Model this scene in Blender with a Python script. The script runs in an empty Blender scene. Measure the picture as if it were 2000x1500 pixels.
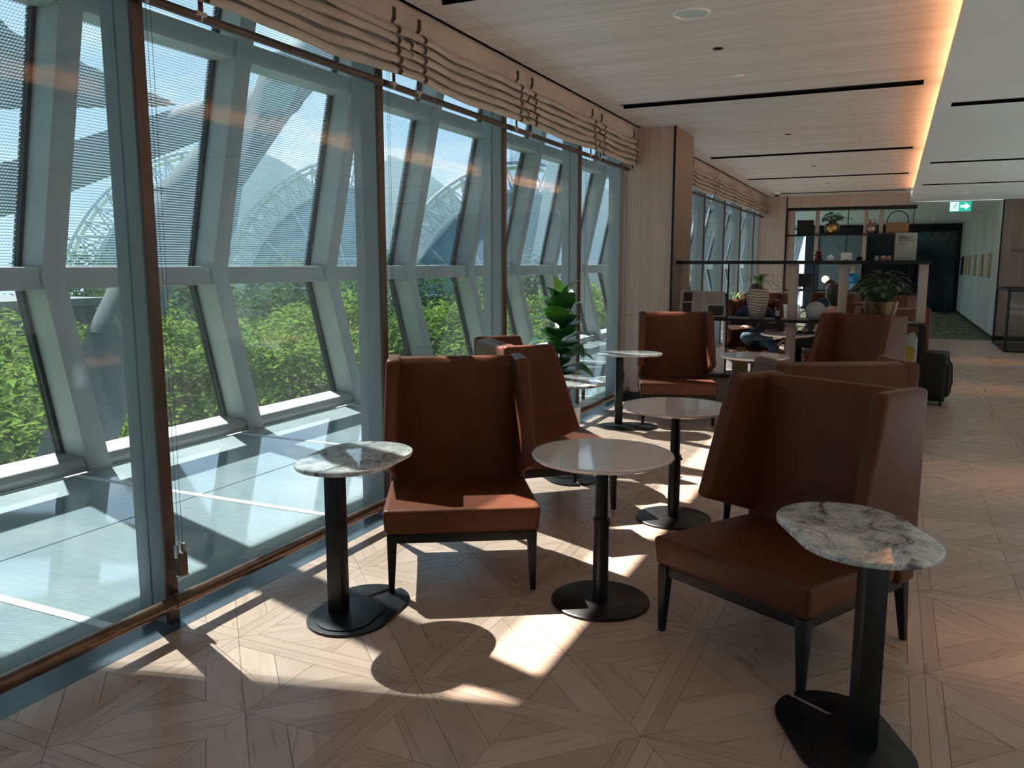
import bpy, bmesh, math, random
from mathutils import Vector, Matrix
random.seed(7)
S = bpy.context.scene
COL = S.collection
PI = math.pi
R = math.radians

# ------------------------------------------------------------------ camera, sky, sun, exposure
CAM_H = 1.6
F_PX = 1600.0
cam_d = bpy.data.cameras.new('camera')
cam_d.sensor_fit = 'HORIZONTAL'; cam_d.sensor_width = 36.0
cam_d.lens = F_PX / 2000.0 * 36.0
cam_d.clip_start = 0.05; cam_d.clip_end = 600
cam = bpy.data.objects.new('camera', cam_d); COL.objects.link(cam)
yaw = math.atan2(745, math.hypot(F_PX, 235)); pit = math.atan2(235, F_PX)
Fw = Vector((-math.sin(yaw)*math.cos(pit), math.cos(yaw)*math.cos(pit), -math.sin(pit)))
Rt = Vector((math.cos(yaw), math.sin(yaw), 0)); Up = Rt.cross(Fw)
mw = Matrix((Rt, Up, -Fw)).transposed().to_4x4(); mw.translation = Vector((0, 0, CAM_H))
cam.matrix_world = mw
S.camera = cam
S.view_settings.view_transform = 'Standard'; S.view_settings.look = 'None'
S.view_settings.gamma = 1.0; S.view_settings.use_curve_mapping = False
S.view_settings.exposure = 2.5
S.cycles.max_bounces = 12; S.cycles.diffuse_bounces = 6; S.cycles.glossy_bounces = 4
S.cycles.transmission_bounces = 6; S.cycles.transparent_max_bounces = 24
S.cycles.caustics_reflective = False; S.cycles.caustics_refractive = False
S.cycles.sample_clamp_indirect = 4.0
S.cycles.use_denoising = True

SUN_DIR = Vector((0.577, -0.245, -0.779)).normalized()
sd = bpy.data.lights.new('sun', 'SUN'); sd.energy = 4.3; sd.angle = R(0.53); sd.color = (1.0, 0.90, 0.78)
sun = bpy.data.objects.new('sun', sd); COL.objects.link(sun)
sun.rotation_euler = SUN_DIR.to_track_quat('-Z', 'Y').to_euler()

W = bpy.data.worlds.new('world'); S.world = W; W.use_nodes = True
nt = W.node_tree; nt.nodes.clear()
def wn(t, **k):
    n = nt.nodes.new(t)
    for a, b in k.items(): setattr(n, a, b)
    return n
wo = wn('ShaderNodeOutputWorld'); bg = wn('ShaderNodeBackground'); tc = wn('ShaderNodeTexCoord')
sep = wn('ShaderNodeSeparateXYZ'); nt.links.new(tc.outputs['Generated'], sep.inputs[0])
grad = wn('ShaderNodeValToRGB'); nt.links.new(sep.outputs['Z'], grad.inputs[0])
e = grad.color_ramp.elements
e[0].position = 0.0; e[0].color = (0.52, 0.70, 0.84, 1)
e[1].position = 0.7; e[1].color = (0.30, 0.48, 0.72, 1)
mp = wn('ShaderNodeMapping'); mp.inputs['Scale'].default_value = (2.2, 2.2, 5.5)
nt.links.new(tc.outputs['Generated'], mp.inputs[0])
nz = wn('ShaderNodeTexNoise'); nz.inputs['Scale'].default_value = 1.6; nz.inputs['Detail'].default_value = 7; nz.inputs['Roughness'].default_value = 0.62
nt.links.new(mp.outputs[0], nz.inputs['Vector'])
cr = wn('ShaderNodeValToRGB'); nt.links.new(nz.outputs['Fac'], cr.inputs[0])
cr.color_ramp.elements[0].position = 0.47; cr.color_ramp.elements[1].position = 0.68
mx = wn('ShaderNodeMix', data_type='RGBA'); nt.links.new(cr.outputs['Color'], mx.inputs['Factor'])
nt.links.new(grad.outputs['Color'], mx.inputs['A']); mx.inputs['B'].default_value = (1.0, 1.0, 1.0, 1)
nt.links.new(mx.outputs['Result'], bg.inputs['Color']); bg.inputs['Strength'].default_value = 0.365
nt.links.new(bg.outputs[0], wo.inputs[0])

# ------------------------------------------------------------------ materials
class NB:
    def __init__(s, name):
        s.m = bpy.data.materials.new(name); s.m.use_nodes = True; s.t = s.m.node_tree; s.t.nodes.clear()
        s.out = s.n('ShaderNodeOutputMaterial')
    def n(s, typ, **k):
        x = s.t.nodes.new(typ)
        for a, b in k.items(): setattr(x, a, b)
        return x
    def l(s, a, b): s.t.links.new(a, b)
    def math(s, op, a, b=None, c=None):
        x = s.n('ShaderNodeMath', operation=op)
        for i, v in enumerate((a, b, c)):
            if v is None: continue
            if isinstance(v, (int, float)): x.inputs[i].default_value = v
            else: s.l(v, x.inputs[i])
        return x.outputs[0]
    def ramp(s, fac, stops):
        x = s.n('ShaderNodeValToRGB'); s.l(fac, x.inputs[0]); el = x.color_ramp.elements
        while len(el) < len(stops): el.new(0.5)
        for q, (p, c) in zip(el, stops): q.position = p; q.color = (*c, 1)
        return x.outputs['Color']
    def mix(s, fac, a, b, blend='MIX'):
        x = s.n('ShaderNodeMix', data_type='RGBA', blend_type=blend)
        for k, v in (('Factor', fac), ('A', a), ('B', b)):
            if isinstance(v, (int, float)): x.inputs[k].default_value = v
            elif isinstance(v, tuple): x.inputs[k].default_value = (*v, 1)
            else: s.l(v, x.inputs[k])
        return x.outputs['Result']
    def noise(s, vec, scale, detail=4, rough=0.5, dist=0):
        x = s.n('ShaderNodeTexNoise'); x.inputs['Scale'].default_value = scale; x.inputs['Detail'].default_value = detail
        x.inputs['Roughness'].default_value = rough; x.inputs['Distortion'].default_value = dist
        if vec is not None: s.l(vec, x.inputs['Vector'])
        return x.outputs['Fac']
    def scalev(s, vec, sc, loc=None):
        x = s.n('ShaderNodeMapping'); x.inputs['Scale'].default_value = sc
        if loc is not None: s.l(loc, x.inputs['Location'])
        s.l(vec, x.inputs[0]); return x.outputs[0]
    def bsdf(s, color, rough=0.5, metal=0.0, spec=0.5, coat=0.0, bump=None, bumps=0.1, dist=0.01, emis=None, es=0):
        b = s.n('ShaderNodeBsdfPrincipled')
        if isinstance(color, tuple): b.inputs['Base Color'].default_value = (*color, 1)
        else: s.l(color, b.inputs['Base Color'])
        if isinstance(rough, (int, float)): b.inputs['Roughness'].default_value = rough
        else: s.l(rough, b.inputs['Roughness'])
        b.inputs['Metallic'].default_value = metal; b.inputs['Specular IOR Level'].default_value = spec
        b.inputs['Coat Weight'].default_value = coat; b.inputs['Coat Roughness'].default_value = 0.05
        if emis: b.inputs['Emission Color'].default_value = (*emis, 1); b.inputs['Emission Strength'].default_value = es
        if bump is not None:
            x = s.n('ShaderNodeBump'); x.inputs['Strength'].default_value = bumps; x.inputs['Distance'].default_value = dist
            s.l(bump, x.inputs['Height']); s.l(x.outputs[0], b.inputs['Normal'])
        s.l(b.outputs[0], s.out.inputs[0]); return b
    def obj(s): return s.n('ShaderNodeTexCoord').outputs['Object']
    def pos(s): return s.n('ShaderNodeNewGeometry').outputs['Position']

def plain(name, c, rough=0.5, metal=0.0, spec=0.5, coat=0.0, var=0.06, sc=9.0, bump=0.0):
    b = NB(name); f = b.noise(b.obj(), sc, 4)
    d = tuple(max(0, x*(1-var*2)) for x in c); h = tuple(min(1, x*(1+var)) for x in c)
    col = b.ramp(f, [(0.3, d), (0.7, h)])
    b.bsdf(col, rough, metal, spec, coat, bump=f if bump else None, bumps=bump)
    return b.m
def emit(name, c, st):
    b = NB(name); x = b.n('ShaderNodeEmission'); x.inputs[0].default_value = (*c, 1); x.inputs[1].default_value = st
    b.l(x.outputs[0], b.out.inputs[0]); return b.m
def veneer(name, dark, light, scale, rough=0.45):
    b = NB(name); p = b.pos()
    f = b.noise(b.scalev(p, scale), 1.0, 6, 0.6, 0.4)
    g = b.noise(b.scalev(p, tuple(x*0.23 for x in scale)), 1.0, 3, 0.5)
    k = b.math('ADD', b.math('MULTIPLY', f, 0.6), b.math('MULTIPLY', g, 0.4))
    b.bsdf(b.ramp(k, [(0.36, dark), (0.64, light)]), rough, bump=f, bumps=0.05)
    return b.m
def glass(name, tint, refl=1.0, dots=None, haze=0.0):
    b = NB(name)
    tr = b.n('ShaderNodeBsdfTransparent'); tr.inputs[0].default_value = (*tint, 1)
    gl = b.n('ShaderNodeBsdfGlossy'); gl.inputs['Roughness'].default_value = 0.01; gl.inputs['Color'].default_value = (0.9, 0.97, 1, 1)
    fr = b.n('ShaderNodeFresnel'); bf = b.n('ShaderNodeNewGeometry').outputs['Backfacing']
    b.l(b.math('ADD', b.math('MULTIPLY', bf, 1/1.45-1.45), 1.45), fr.inputs[0])
    fac = b.math('MULTIPLY', fr.outputs[0], refl*0.38)
    ms = b.n('ShaderNodeMixShader'); b.l(fac, ms.inputs[0]); b.l(tr.outputs[0], ms.inputs[1]); b.l(gl.outputs[0], ms.inputs[2])
    o = ms.outputs[0]
    if haze:   # dust and rain streaks on the pane
        st = b.noise(b.scalev(b.pos(), (1, 9, 0.5)), 1.0, 4, 0.6)
        hf = b.math('MULTIPLY', b.ramp(st, [(0.35, (0.55, 0.55, 0.55)), (0.75, (1.7, 1.7, 1.7))]), haze)
        d_ = b.n('ShaderNodeBsdfDiffuse'); d_.inputs[0].default_value = (0.62, 0.68, 0.70, 1)
        t_ = b.n('ShaderNodeBsdfTranslucent'); t_.inputs[0].default_value = (0.62, 0.68, 0.70, 1)
        a_ = b.n('ShaderNodeMixShader'); a_.inputs[0].default_value = 0.65; b.l(d_.outputs[0], a_.inputs[1]); b.l(t_.outputs[0], a_.inputs[2])
        m_ = b.n('ShaderNodeMixShader'); b.l(hf, m_.inputs[0]); b.l(o, m_.inputs[1]); b.l(a_.outputs[0], m_.inputs[2]); o = m_.outputs[0]
    if dots:
        pitch, rad = dots
        sx = b.n('ShaderNodeSeparateXYZ'); b.l(b.pos(), sx.inputs[0])
        v = b.math('DIVIDE', sx.outputs['Z'], pitch*0.866)
        row = b.math('FLOOR', v); odd = b.math('MULTIPLY', b.math('MODULO', row, 2.0), 0.5)
        u = b.math('ADD', b.math('DIVIDE', sx.outputs['Y'], pitch), odd)
        fu = b.math('SUBTRACT', b.math('FRACT', u), 0.5); fv = b.math('SUBTRACT', b.math('FRACT', v), 0.5)
        d = b.math('SQRT', b.math('ADD', b.math('POWER', fu, 2.0), b.math('POWER', fv, 2.0)))
        on = b.math('LESS_THAN', d, rad)
        df = b.n('ShaderNodeBsdfDiffuse'); df.inputs[0].default_value = (0.09, 0.14, 0.18, 1)
        tl = b.n('ShaderNodeBsdfTranslucent'); tl.inputs[0].default_value = (0.07, 0.11, 0.14, 1)
        a = b.n('ShaderNodeAddShader'); b.l(df.outputs[0], a.inputs[0]); b.l(tl.outputs[0], a.inputs[1])
        m2 = b.n('ShaderNodeMixShader'); b.l(on, m2.inputs[0]); b.l(o, m2.inputs[1]); b.l(a.outputs[0], m2.inputs[2]); o = m2.outputs[0]
    b.l(o, b.out.inputs[0]); return b.m

def floor_wood():
    b = NB('oak_parquet')
    uv = b.n('ShaderNodeUVMap'); uv.uv_map = 'UVMap'
    at = b.n('ShaderNodeAttribute'); at.attribute_name = 'rnd'
    cmb = b.n('ShaderNodeCombineXYZ'); 
    for i in range(3): b.l(b.math('MULTIPLY', at.outputs['Fac'], 37.0+i*11), cmb.inputs[i])
    v = b.scalev(uv.outputs[0], (2.2, 26, 1), cmb.outputs[0])
    f = b.noise(v, 1.0, 7, 0.62, 0.8)
    g = b.noise(b.scalev(uv.outputs[0], (5, 9, 1), cmb.outputs[0]), 1.0, 3, 0.5, 0.3)
    k = b.math('ADD', b.math('MULTIPLY', f, 0.65), b.math('MULTIPLY', g, 0.35))
    c = b.ramp(k, [(0.22, (0.42, 0.305, 0.24)), (0.5, (0.51, 0.385, 0.315)), (0.72, (0.58, 0.455, 0.38))])
    tone = b.ramp(at.outputs['Fac'], [(0.0, (0.86, 0.83, 0.80)), (1.0, (1.08, 1.06, 1.04))])
    c = b.mix(1.0, c, tone, 'MULTIPLY')
    b.bsdf(c, b.math('ADD', b.math('MULTIPLY', f, 0.14), 0.22), spec=0.5, bump=f, bumps=0.06, dist=0.003)
    return b.m
def leather():
    b = NB('tan_leather'); o = b.obj()
    f = b.noise(o, 260, 3, 0.6); g = b.noise(o, 5, 3)
    c = b.ramp(g, [(0.3, (0.100, 0.033, 0.018)), (0.7, (0.132, 0.045, 0.025))])
    b.bsdf(c, 0.40, spec=0.16, bump=f, bumps=0.08, dist=0.002); return b.m
def marble(name, base, vein, dark, sc):
    b = NB(name); o = b.obj()
    g = b.noise(b.scalev(o, (sc, sc*1.5, sc)), 1.0, 6, 0.62, 1.6)
    w = b.noise(b.scalev(o, (sc*1.3, sc*0.9, sc)), 1.4, 6, 0.68, 2.4)
    h = b.noise(b.scalev(o, (sc*2.0, sc*3.4, sc)), 1.3, 5, 0.7, 1.0)
    c = b.ramp(h, [(0.35, tuple(x*0.78 for x in base)), (0.62, base)])
    rim = b.math('ABSOLUTE', b.math('SUBTRACT', g, 0.535))
    c = b.mix(b.ramp(rim, [(0.0, (0.9, 0.9, 0.9)), (0.008, (0.35, 0.35, 0.35)), (0.02, (0, 0, 0))]), c, vein)
    c = b.mix(b.ramp(g, [(0.56, (0, 0, 0)), (0.595, (0.6, 0.6, 0.6)), (0.65, (0.95, 0.95, 0.95))]), c, dark)
    c = b.mix(b.ramp(w, [(0.54, (0, 0, 0)), (0.575, (0.7, 0.7, 0.7)), (0.60, (0.15, 0.15, 0.15)), (0.66, (0.9, 0.9, 0.9))]), c, (0.14, 0.18, 0.165))
    b.bsdf(c, 0.05, spec=0.65, coat=0.4); return b.m
def foliage(name, a, c, trans=0.5):
    b = NB(name); f = b.noise(b.pos(), 2.3, 3)
    info = b.n('ShaderNodeObjectInfo')
    col = b.ramp(f, [(0.35, a), (0.65, c)])
    d = b.n('ShaderNodeBsdfDiffuse'); t = b.n('ShaderNodeBsdfTranslucent'); b.l(col, d.inputs[0]); b.l(col, t.inputs[0])
    m = b.n('ShaderNodeMixShader'); m.inputs[0].default_value = trans; b.l(d.outputs[0], m.inputs[1]); b.l(t.outputs[0], m.inputs[2])
    b.l(m.outputs[0], b.out.inputs[0]); return b.m
def striped_vase():
    b = NB('striped_glaze'); sx = b.n('ShaderNodeSeparateXYZ'); o = b.obj(); b.l(o, sx.inputs[0])
    wob = b.noise(b.scalev(o, (7, 7, 3)), 1.0, 3)
    ph = b.math('ADD', b.math('MULTIPLY', sx.outputs['Z'], 33.0), b.math('MULTIPLY', wob, 2.2))
    f = b.math('FRACT', ph)
    c = b.ramp(f, [(0.0, (0.10, 0.075, 0.05)), (0.22, (0.15, 0.11, 0.08)), (0.32, (0.52, 0.46, 0.38)), (0.85, (0.46, 0.40, 0.32)), (1.0, (0.12, 0.09, 0.06))])
    b.bsdf(c, 0.5, bump=f, bumps=0.15); return b.m
def fabric():
    b = NB('linen_fabric'); o = b.obj()
    f = b.noise(b.scalev(o, (250, 250, 900)), 1.0, 2); g = b.noise(o, 4, 4)
    c = b.ramp(b.math('ADD', b.math('MULTIPLY', f, 0.3), b.math('MULTIPLY', g, 0.7)), [(0.35, (0.47, 0.42, 0.36)), (0.65, (0.58, 0.53, 0.46))])
    p = b.n('ShaderNodeBsdfPrincipled'); b.l(c, p.inputs['Base Color']); p.inputs['Roughness'].default_value = 0.9
    t = b.n('ShaderNodeBsdfTranslucent'); b.l(c, t.inputs[0])
    m = b.n('ShaderNodeMixShader'); m.inputs[0].default_value = 0.18; b.l(p.outputs[0], m.inputs[1]); b.l(t.outputs[0], m.inputs[2])
    b.l(m.outputs[0], b.out.inputs[0]); return b.m
def carpet():
    b = NB('striped_carpet'); p = b.pos()
    f = b.noise(b.scalev(p, (9, 1.1, 1)), 1.0, 4, 0.6); g = b.noise(b.scalev(p, (1.0, 7.5, 1)), 1.0, 3)
    c = b.ramp(b.math('ADD', b.math('MULTIPLY', f, 0.6), b.math('MULTIPLY', g, 0.4)), [(0.40, (0.085, 0.085, 0.055)), (0.6, (0.26, 0.25, 0.16))])
    b.bsdf(c, 0.95, spec=0.1); return b.m
def ledge_glass():
    b = NB('fritted_floor_glass'); p = b.pos()
    g = b.noise(b.scalev(p, (0.8, 1.6, 1)), 1.0, 4); h = b.noise(b.scalev(p, (2, 14, 1)), 2.0, 3)
    c = b.ramp(b.math('ADD', b.math('MULTIPLY', g, 0.7), b.math('MULTIPLY', h, 0.3)), [(0.35, (0.27, 0.36, 0.40)), (0.65, (0.37, 0.46, 0.49))])
    b.bsdf(c, 0.05, spec=0.75, coat=0.4); return b.m
def woven(name, a, c, sc):
    b = NB(name); o = b.obj(); x = b.n('ShaderNodeTexChecker'); x.inputs['Scale'].default_value = sc; b.l(o, x.inputs[0])
    x.inputs[1].default_value = (*a, 1); x.inputs[2].default_value = (*c, 1)
    b.bsdf(x.outputs[0], 0.7, bump=x.outputs['Fac'], bumps=0.3); return b.m
def hammered(name, c, rough=0.28):
    b = NB(name); v = b.n('ShaderNodeTexVoronoi'); v.inputs['Scale'].default_value = 28; b.l(b.obj(), v.inputs['Vector'])
    b.bsdf(c, rough, metal=1.0, bump=v.outputs['Distance'], bumps=0.5, dist=0.01); return b.m

M = {}
M['floor'] = floor_wood(); M['leather'] = leather()
M['subfloor'] = plain('subfloor', (0.06, 0.035, 0.02), 0.8)
M['black'] = plain('black_steel', (0.007, 0.008, 0.010), 0.36, spec=0.35)
M['blackwood'] = plain('black_wood', (0.010, 0.010, 0.010), 0.45, spec=0.3)
M['darkvoid'] = plain('dark_slot', (0.004, 0.004, 0.004), 0.9, spec=0.1)
M['round'] = plain('blush_stone_top', (0.80, 0.74, 0.72), 0.06, spec=0.6, coat=0.4, var=0.03, sc=3)
M['marble'] = marble('veined_marble', (0.66, 0.70, 0.68), (0.16, 0.14, 0.16), (0.10, 0.08, 0.10), 4.2)
M['ceilwood'] = veneer('ceiling_veneer', (0.60, 0.55, 0.53), (0.78, 0.74, 0.725), (1.1, 22, 22))
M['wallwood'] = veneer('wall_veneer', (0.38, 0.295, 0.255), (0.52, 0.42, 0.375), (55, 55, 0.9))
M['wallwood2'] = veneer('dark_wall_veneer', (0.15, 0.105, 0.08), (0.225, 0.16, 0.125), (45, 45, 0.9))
M['white'] = plain('white_ceiling_paint', (0.82, 0.85, 0.84), 0.7, var=0.02, sc=1)
M['plaster'] = plain('grey_polished_plaster', (0.62, 0.60, 0.555), 0.6, var=0.10, sc=1.3)
M['steel'] = plain('grey_painted_steel', (0.31, 0.36, 0.385), 0.42, var=0.03, sc=2)
M['fac'] = plain('facade_grey_paint', (0.34, 0.365, 0.37), 0.5, var=0.05, sc=2)
M['gasket'] = plain('dark_gasket', (0.02, 0.025, 0.03), 0.6)
M['bronze'] = plain('bronze_rail', (0.20, 0.125, 0.085), 0.30, metal=0.85, var=0.15, sc=14)
M['bronze2'] = plain('bronze_trim', (0.105, 0.068, 0.052), 0.42, metal=0.4)
M['slate'] = plain('slate_strip', (0.075, 0.105, 0.13), 0.22, spec=0.6)
M['linen'] = fabric()
M['ribbon'] = plain('brown_ribbon', (0.055, 0.022, 0.014), 0.8)
M['metal'] = plain('brushed_metal', (0.45, 0.44, 0.42), 0.32, metal=0.9)
M['ledge'] = ledge_glass()
M['joint'] = plain('ledge_joint', (0.75, 0.80, 0.84), 0.35)
M['concrete'] = plain('ledge_concrete', (0.33, 0.36, 0.36), 0.7)
M['gl_in'] = glass('inner_glass', (0.965, 0.973, 0.973), 1.0, None, 0.009)
M['gl_out'] = glass('outer_glass', (0.79, 0.83, 0.845), 1.0, None, 0.02)
M['gl_frit'] = glass('fritted_outer_glass', (0.77, 0.835, 0.87), 0.8, (0.026, 0.27), 0.014)
M['gl_clear'] = glass('clear_glass', (0.93, 0.96, 0.96), 0.8)
M['carpet'] = carpet(); M['palebounce'] = plain('pale_bounce', (0.55, 0.57, 0.57), 0.95, spec=0.1)
M['grass'] = plain('lawn', (0.12, 0.19, 0.04), 0.9, var=0.25, sc=0.6, spec=0.1)
M['leafA'] = foliage('leaf_bright', (0.05, 0.11, 0.025), (0.18, 0.29, 0.055), 0.4)
M['leafB'] = foliage('leaf_deep', (0.03, 0.07, 0.03), (0.065, 0.12, 0.045))
M['bark'] = plain('bark', (0.14, 0.115, 0.09), 0.9, var=0.2, bump=0.3)
M['tube'] = plain('grey_tube_paint', (0.075, 0.10, 0.115), 0.75, spec=0.2, var=0.06, sc=1)
M['membrane'] = plain('white_membrane', (0.58, 0.62, 0.64), 0.45, var=0.04, sc=0.3)
M['truss'] = plain('truss_steel', (0.36, 0.42, 0.46), 0.5)
M['blueglass'] = plain('blue_curtain_wall', (0.13, 0.25, 0.36), 0.25, var=0.2, sc=0.2)
M['darkteal'] = plain('dark_teal_glass', (0.012, 0.030, 0.040), 0.08, spec=0.6, var=0.2, sc=0.6)
M['greenpane'] = plain('green_pane', (0.10, 0.24, 0.20), 0.2)
M['navy'] = plain('navy_wall', (0.02, 0.035, 0.05), 0.5)
M['greyglass'] = plain('pale_backed_glass', (0.22, 0.25, 0.27), 0.15)
M['brass'] = hammered('hammered_brass', (0.50, 0.30, 0.10))
M['brassdark'] = plain('aged_brass', (0.20, 0.13, 0.06), 0.4, metal=0.7, var=0.25, sc=30)
M['wicker'] = woven('wicker', (0.42, 0.24, 0.11), (0.20, 0.10, 0.04), 60)
M['vase'] = striped_vase()
M['figleaf'] = plain('fig_leaf', (0.035, 0.14, 0.035), 0.28, spec=0.6, var=0.3, sc=12)
M['figleaf2'] = plain('young_fig_leaf', (0.12, 0.33, 0.04), 0.3, spec=0.5, var=0.2, sc=12)
M['potleaf'] = plain('mottled_leaf', (0.075, 0.125, 0.07), 0.4, var=0.35, sc=22)
M['palmleaf'] = plain('palm_leaf', (0.10, 0.24, 0.05), 0.45, var=0.3, sc=12)
M['stem'] = plain('green_stem', (0.10, 0.13, 0.05), 0.7)
M['soil'] = plain('soil', (0.03, 0.02, 0.014), 0.95)
M['whitepot'] = plain('white_glaze', (0.88, 0.88, 0.87), 0.3)
M['greyball'] = plain('grey_glaze', (0.36, 0.39, 0.38), 0.22, spec=0.6)
M['red'] = plain('dark_red_glass', (0.12, 0.006, 0.012), 0.15, spec=0.6)
M['pink'] = plain('pink_glaze', (0.45, 0.22, 0.20), 0.3)
M['blue'] = plain('blue_glass_vase', (0.02, 0.30, 0.62), 0.12, spec=0.6, var=0.3, sc=20)
M['pale_blue'] = plain('pale_blue_glass', (0.35, 0.55, 0.75), 0.15)
M['bluetape'] = plain('blue_tape', (0.02, 0.10, 0.45), 0.5)
M['tan'] = plain('tan_ceramic', (0.45, 0.36, 0.24), 0.5)
M['copper'] = plain('copper_glaze', (0.48, 0.34, 0.27), 0.22, metal=0.7, var=0.2, sc=10)
M['paper'] = plain('paper', (0.50, 0.48, 0.46), 0.85, var=0.03)
M['card'] = plain('sign_card', (0.52, 0.46, 0.38), 0.6, var=0.06, sc=3)
M['ink'] = plain('printed_photo', (0.05, 0.047, 0.045), 0.8, var=0.5, sc=40)
M['greyink'] = plain('grey_print', (0.25, 0.235, 0.225), 0.85)
M['led'] = emit('cove_led', (1.0, 0.44, 0.20), 8.5)
M['lampglow'] = emit('globe_glow', (1.0, 0.52, 0.28), 0.6)
M['exitgreen'] = emit('exit_green', (0.01, 0.20, 0.14), 0.5)
M['exitwhite'] = emit('exit_white', (0.55, 0.85, 0.85), 0.32)
M['teal'] = plain('teal_lacquer', (0.03, 0.22, 0.22), 0.3)
M['skin'] = plain('skin', (0.50, 0.27, 0.19), 0.5)
M['hair'] = plain('dark_hair', (0.018, 0.012, 0.010), 0.45, var=0.4, sc=60)
M['denim'] = plain('denim', (0.022, 0.055, 0.10), 0.85, var=0.25, sc=30)
M['navycloth'] = plain('navy_cloth', (0.012, 0.022, 0.07), 0.85)
M['blackcloth'] = plain('black_cloth', (0.012, 0.012, 0.014), 0.85)
M['pinkcloth'] = plain('pink_cloth', (0.60, 0.33, 0.30), 0.85)
M['shoe'] = plain('white_shoe', (0.7, 0.7, 0.7), 0.6)
M['laptop'] = plain('silver_laptop', (0.55, 0.55, 0.55), 0.3, metal=0.6)
M['yellow'] = plain('yellow_print', (0.55, 0.36, 0.05), 0.6)
M['oak'] = plain('light_oak', (0.50, 0.40, 0.24), 0.5)
M['artcream'] = plain('cream_mat', (0.66, 0.60, 0.46), 0.7)
M['lens'] = plain('frosted_lens', (0.60, 0.68, 0.70), 0.3)
M['bag'] = plain('pale_plastic', (0.5, 0.5, 0.48), 0.4)

# ------------------------------------------------------------------ mesh helpers
class MB:
    def __init__(s): s.v = []; s.f = []
    def add(s, vs, fs):
        o = len(s.v); s.v += [tuple(p) for p in vs]; s.f += [tuple(i+o for i in f) for f in fs]; return s
    def box(s, x0, x1, y0, y1, z0, z1):
        vs = [(x, y, z) for z in (z0, z1) for y in (y0, y1) for x in (x0, x1)]
        return s.add(vs, [(0, 2, 3, 1), (4, 5, 7, 6), (0, 1, 5, 4), (2, 6, 7, 3), (0, 4, 6, 2), (1, 3, 7, 5)])
    def prism(s, poly, axis, a0, a1):
        n = len(poly)
        def P(p, a): return {'x': (a, p[0], p[1]), 'y': (p[0], a, p[1]), 'z': (p[0], p[1], a)}[axis]
        vs = [P(p, a0) for p in poly] + [P(p, a1) for p in poly]
        fs = [tuple(range(n-1, -1, -1)), tuple(range(n, 2*n))] + [(i, (i+1) % n, n+(i+1) % n, n+i) for i in range(n)]
        return s.add(vs, fs)
    def hexa(s, a, b):  # two quads (lists of 4 points), joined
        return s.add(list(a)+list(b), [(3, 2, 1, 0), (4, 5, 6, 7)] + [(i, (i+1) % 4, 4+(i+1) % 4, 4+i) for i in range(4)])
    def tube(s, pts, r, n=10):
        pts = [Vector(p) for p in pts]; m = len(pts); rs = r if isinstance(r, (list, tuple)) else [r]*m
        vs = []; prev = None
        for i, p in enumerate(pts):
            t = (pts[min(i+1, m-1)] - pts[max(i-1, 0)]).normalized()
            if prev is None:
                a = Vector((0, 0, 1)) if abs(t.z) < 0.9 else Vector((1, 0, 0)); u = t.cross(a).normalized()
            else: u = (prev - t*prev.dot(t)).normalized()
            prev = u; w = t.cross(u)
            vs += [p + (u*math.cos(2*PI*k/n) + w*math.sin(2*PI*k/n))*rs[i] for k in range(n)]
        fs = [(i*n+k, i*n+(k+1) % n, (i+1)*n+(k+1) % n, (i+1)*n+k) for i in range(m-1) for k in range(n)]
        fs += [tuple(range(n-1, -1, -1)), tuple((m-1)*n+k for k in range(n))]
        return s.add(vs, fs)
    def lathe(s, prof, c=(0, 0, 0), n=32):
        m = len(prof); vs = [(c[0]+r*math.cos(2*PI*k/n), c[1]+r*math.sin(2*PI*k/n), c[2]+z) for r, z in prof for k in range(n)]
        fs = [(i*n+k, i*n+(k+1) % n, (i+1)*n+(k+1) % n, (i+1)*n+k) for i in range(m-1) for k in range(n)]
        if prof[0][0] > 1e-4: fs.append(tuple(range(n-1, -1, -1)))
        if prof[-1][0] > 1e-4: fs.append(tuple((m-1)*n+k for k in range(n)))
        return s.add(vs, fs)
    def ball(s, c, r, n=20, m=12, sq=(1, 1, 1)):
        prof = [(max(1e-5, math.sin(PI*i/m)), -math.cos(PI*i/m)) for i in range(m+1)]
        vs = [(c[0]+sq[0]*r*a*math.cos(2*PI*k/n), c[1]+sq[1]*r*a*math.sin(2*PI*k/n), c[2]+sq[2]*r*z) for a, z in prof for k in range(n)]
        fs = [(i*n+k, i*n+(k+1) % n, (i+1)*n+(k+1) % n, (i+1)*n+k) for i in range(m) for k in range(n)]
        return s.add(vs, fs)
    def grid(s, rows):
        n = len(rows[0]); vs = [p for r in rows for p in r]
        return s.add(vs, [(i*n+k, i*n+k+1, (i+1)*n+k+1, (i+1)*n+k) for i in range(len(rows)-1) for k in range(n-1)])
    def move(s, mat, start=0):
        for i in range(start, len(s.v)): s.v[i] = tuple(mat @ Vector(s.v[i]))
        return s
    def build(s, name, mat, parent=None, bevel=0, seg=2, smooth=38, limit=None):
        me = bpy.data.meshes.new(name); me.from_pydata(s.v, [], s.f)
        if bevel:
            bm = bmesh.new(); bm.from_mesh(me)
            bmesh.ops.recalc_face_normals(bm, faces=bm.faces[:])
            ed = [e for e in bm.edges if len(e.link_faces) == 2 and e.calc_face_angle(0) > R(limit or 30)]
            bmesh.ops.bevel(bm, geom=ed, offset=bevel, segments=seg, profile=0.6, affect='EDGES', clamp_overlap=True)
            bm.to_mesh(me); bm.free()
        if smooth:
            me.polygons.foreach_set('use_smooth', [True]*len(me.polygons)); me.set_sharp_from_angle(angle=R(smooth))
        me.materials.append(M[mat] if isinstance(mat, str) else mat); me.update()
        o = bpy.data.objects.new(name, me); COL.objects.link(o)
        if parent: o.parent = parent
        return o
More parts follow.
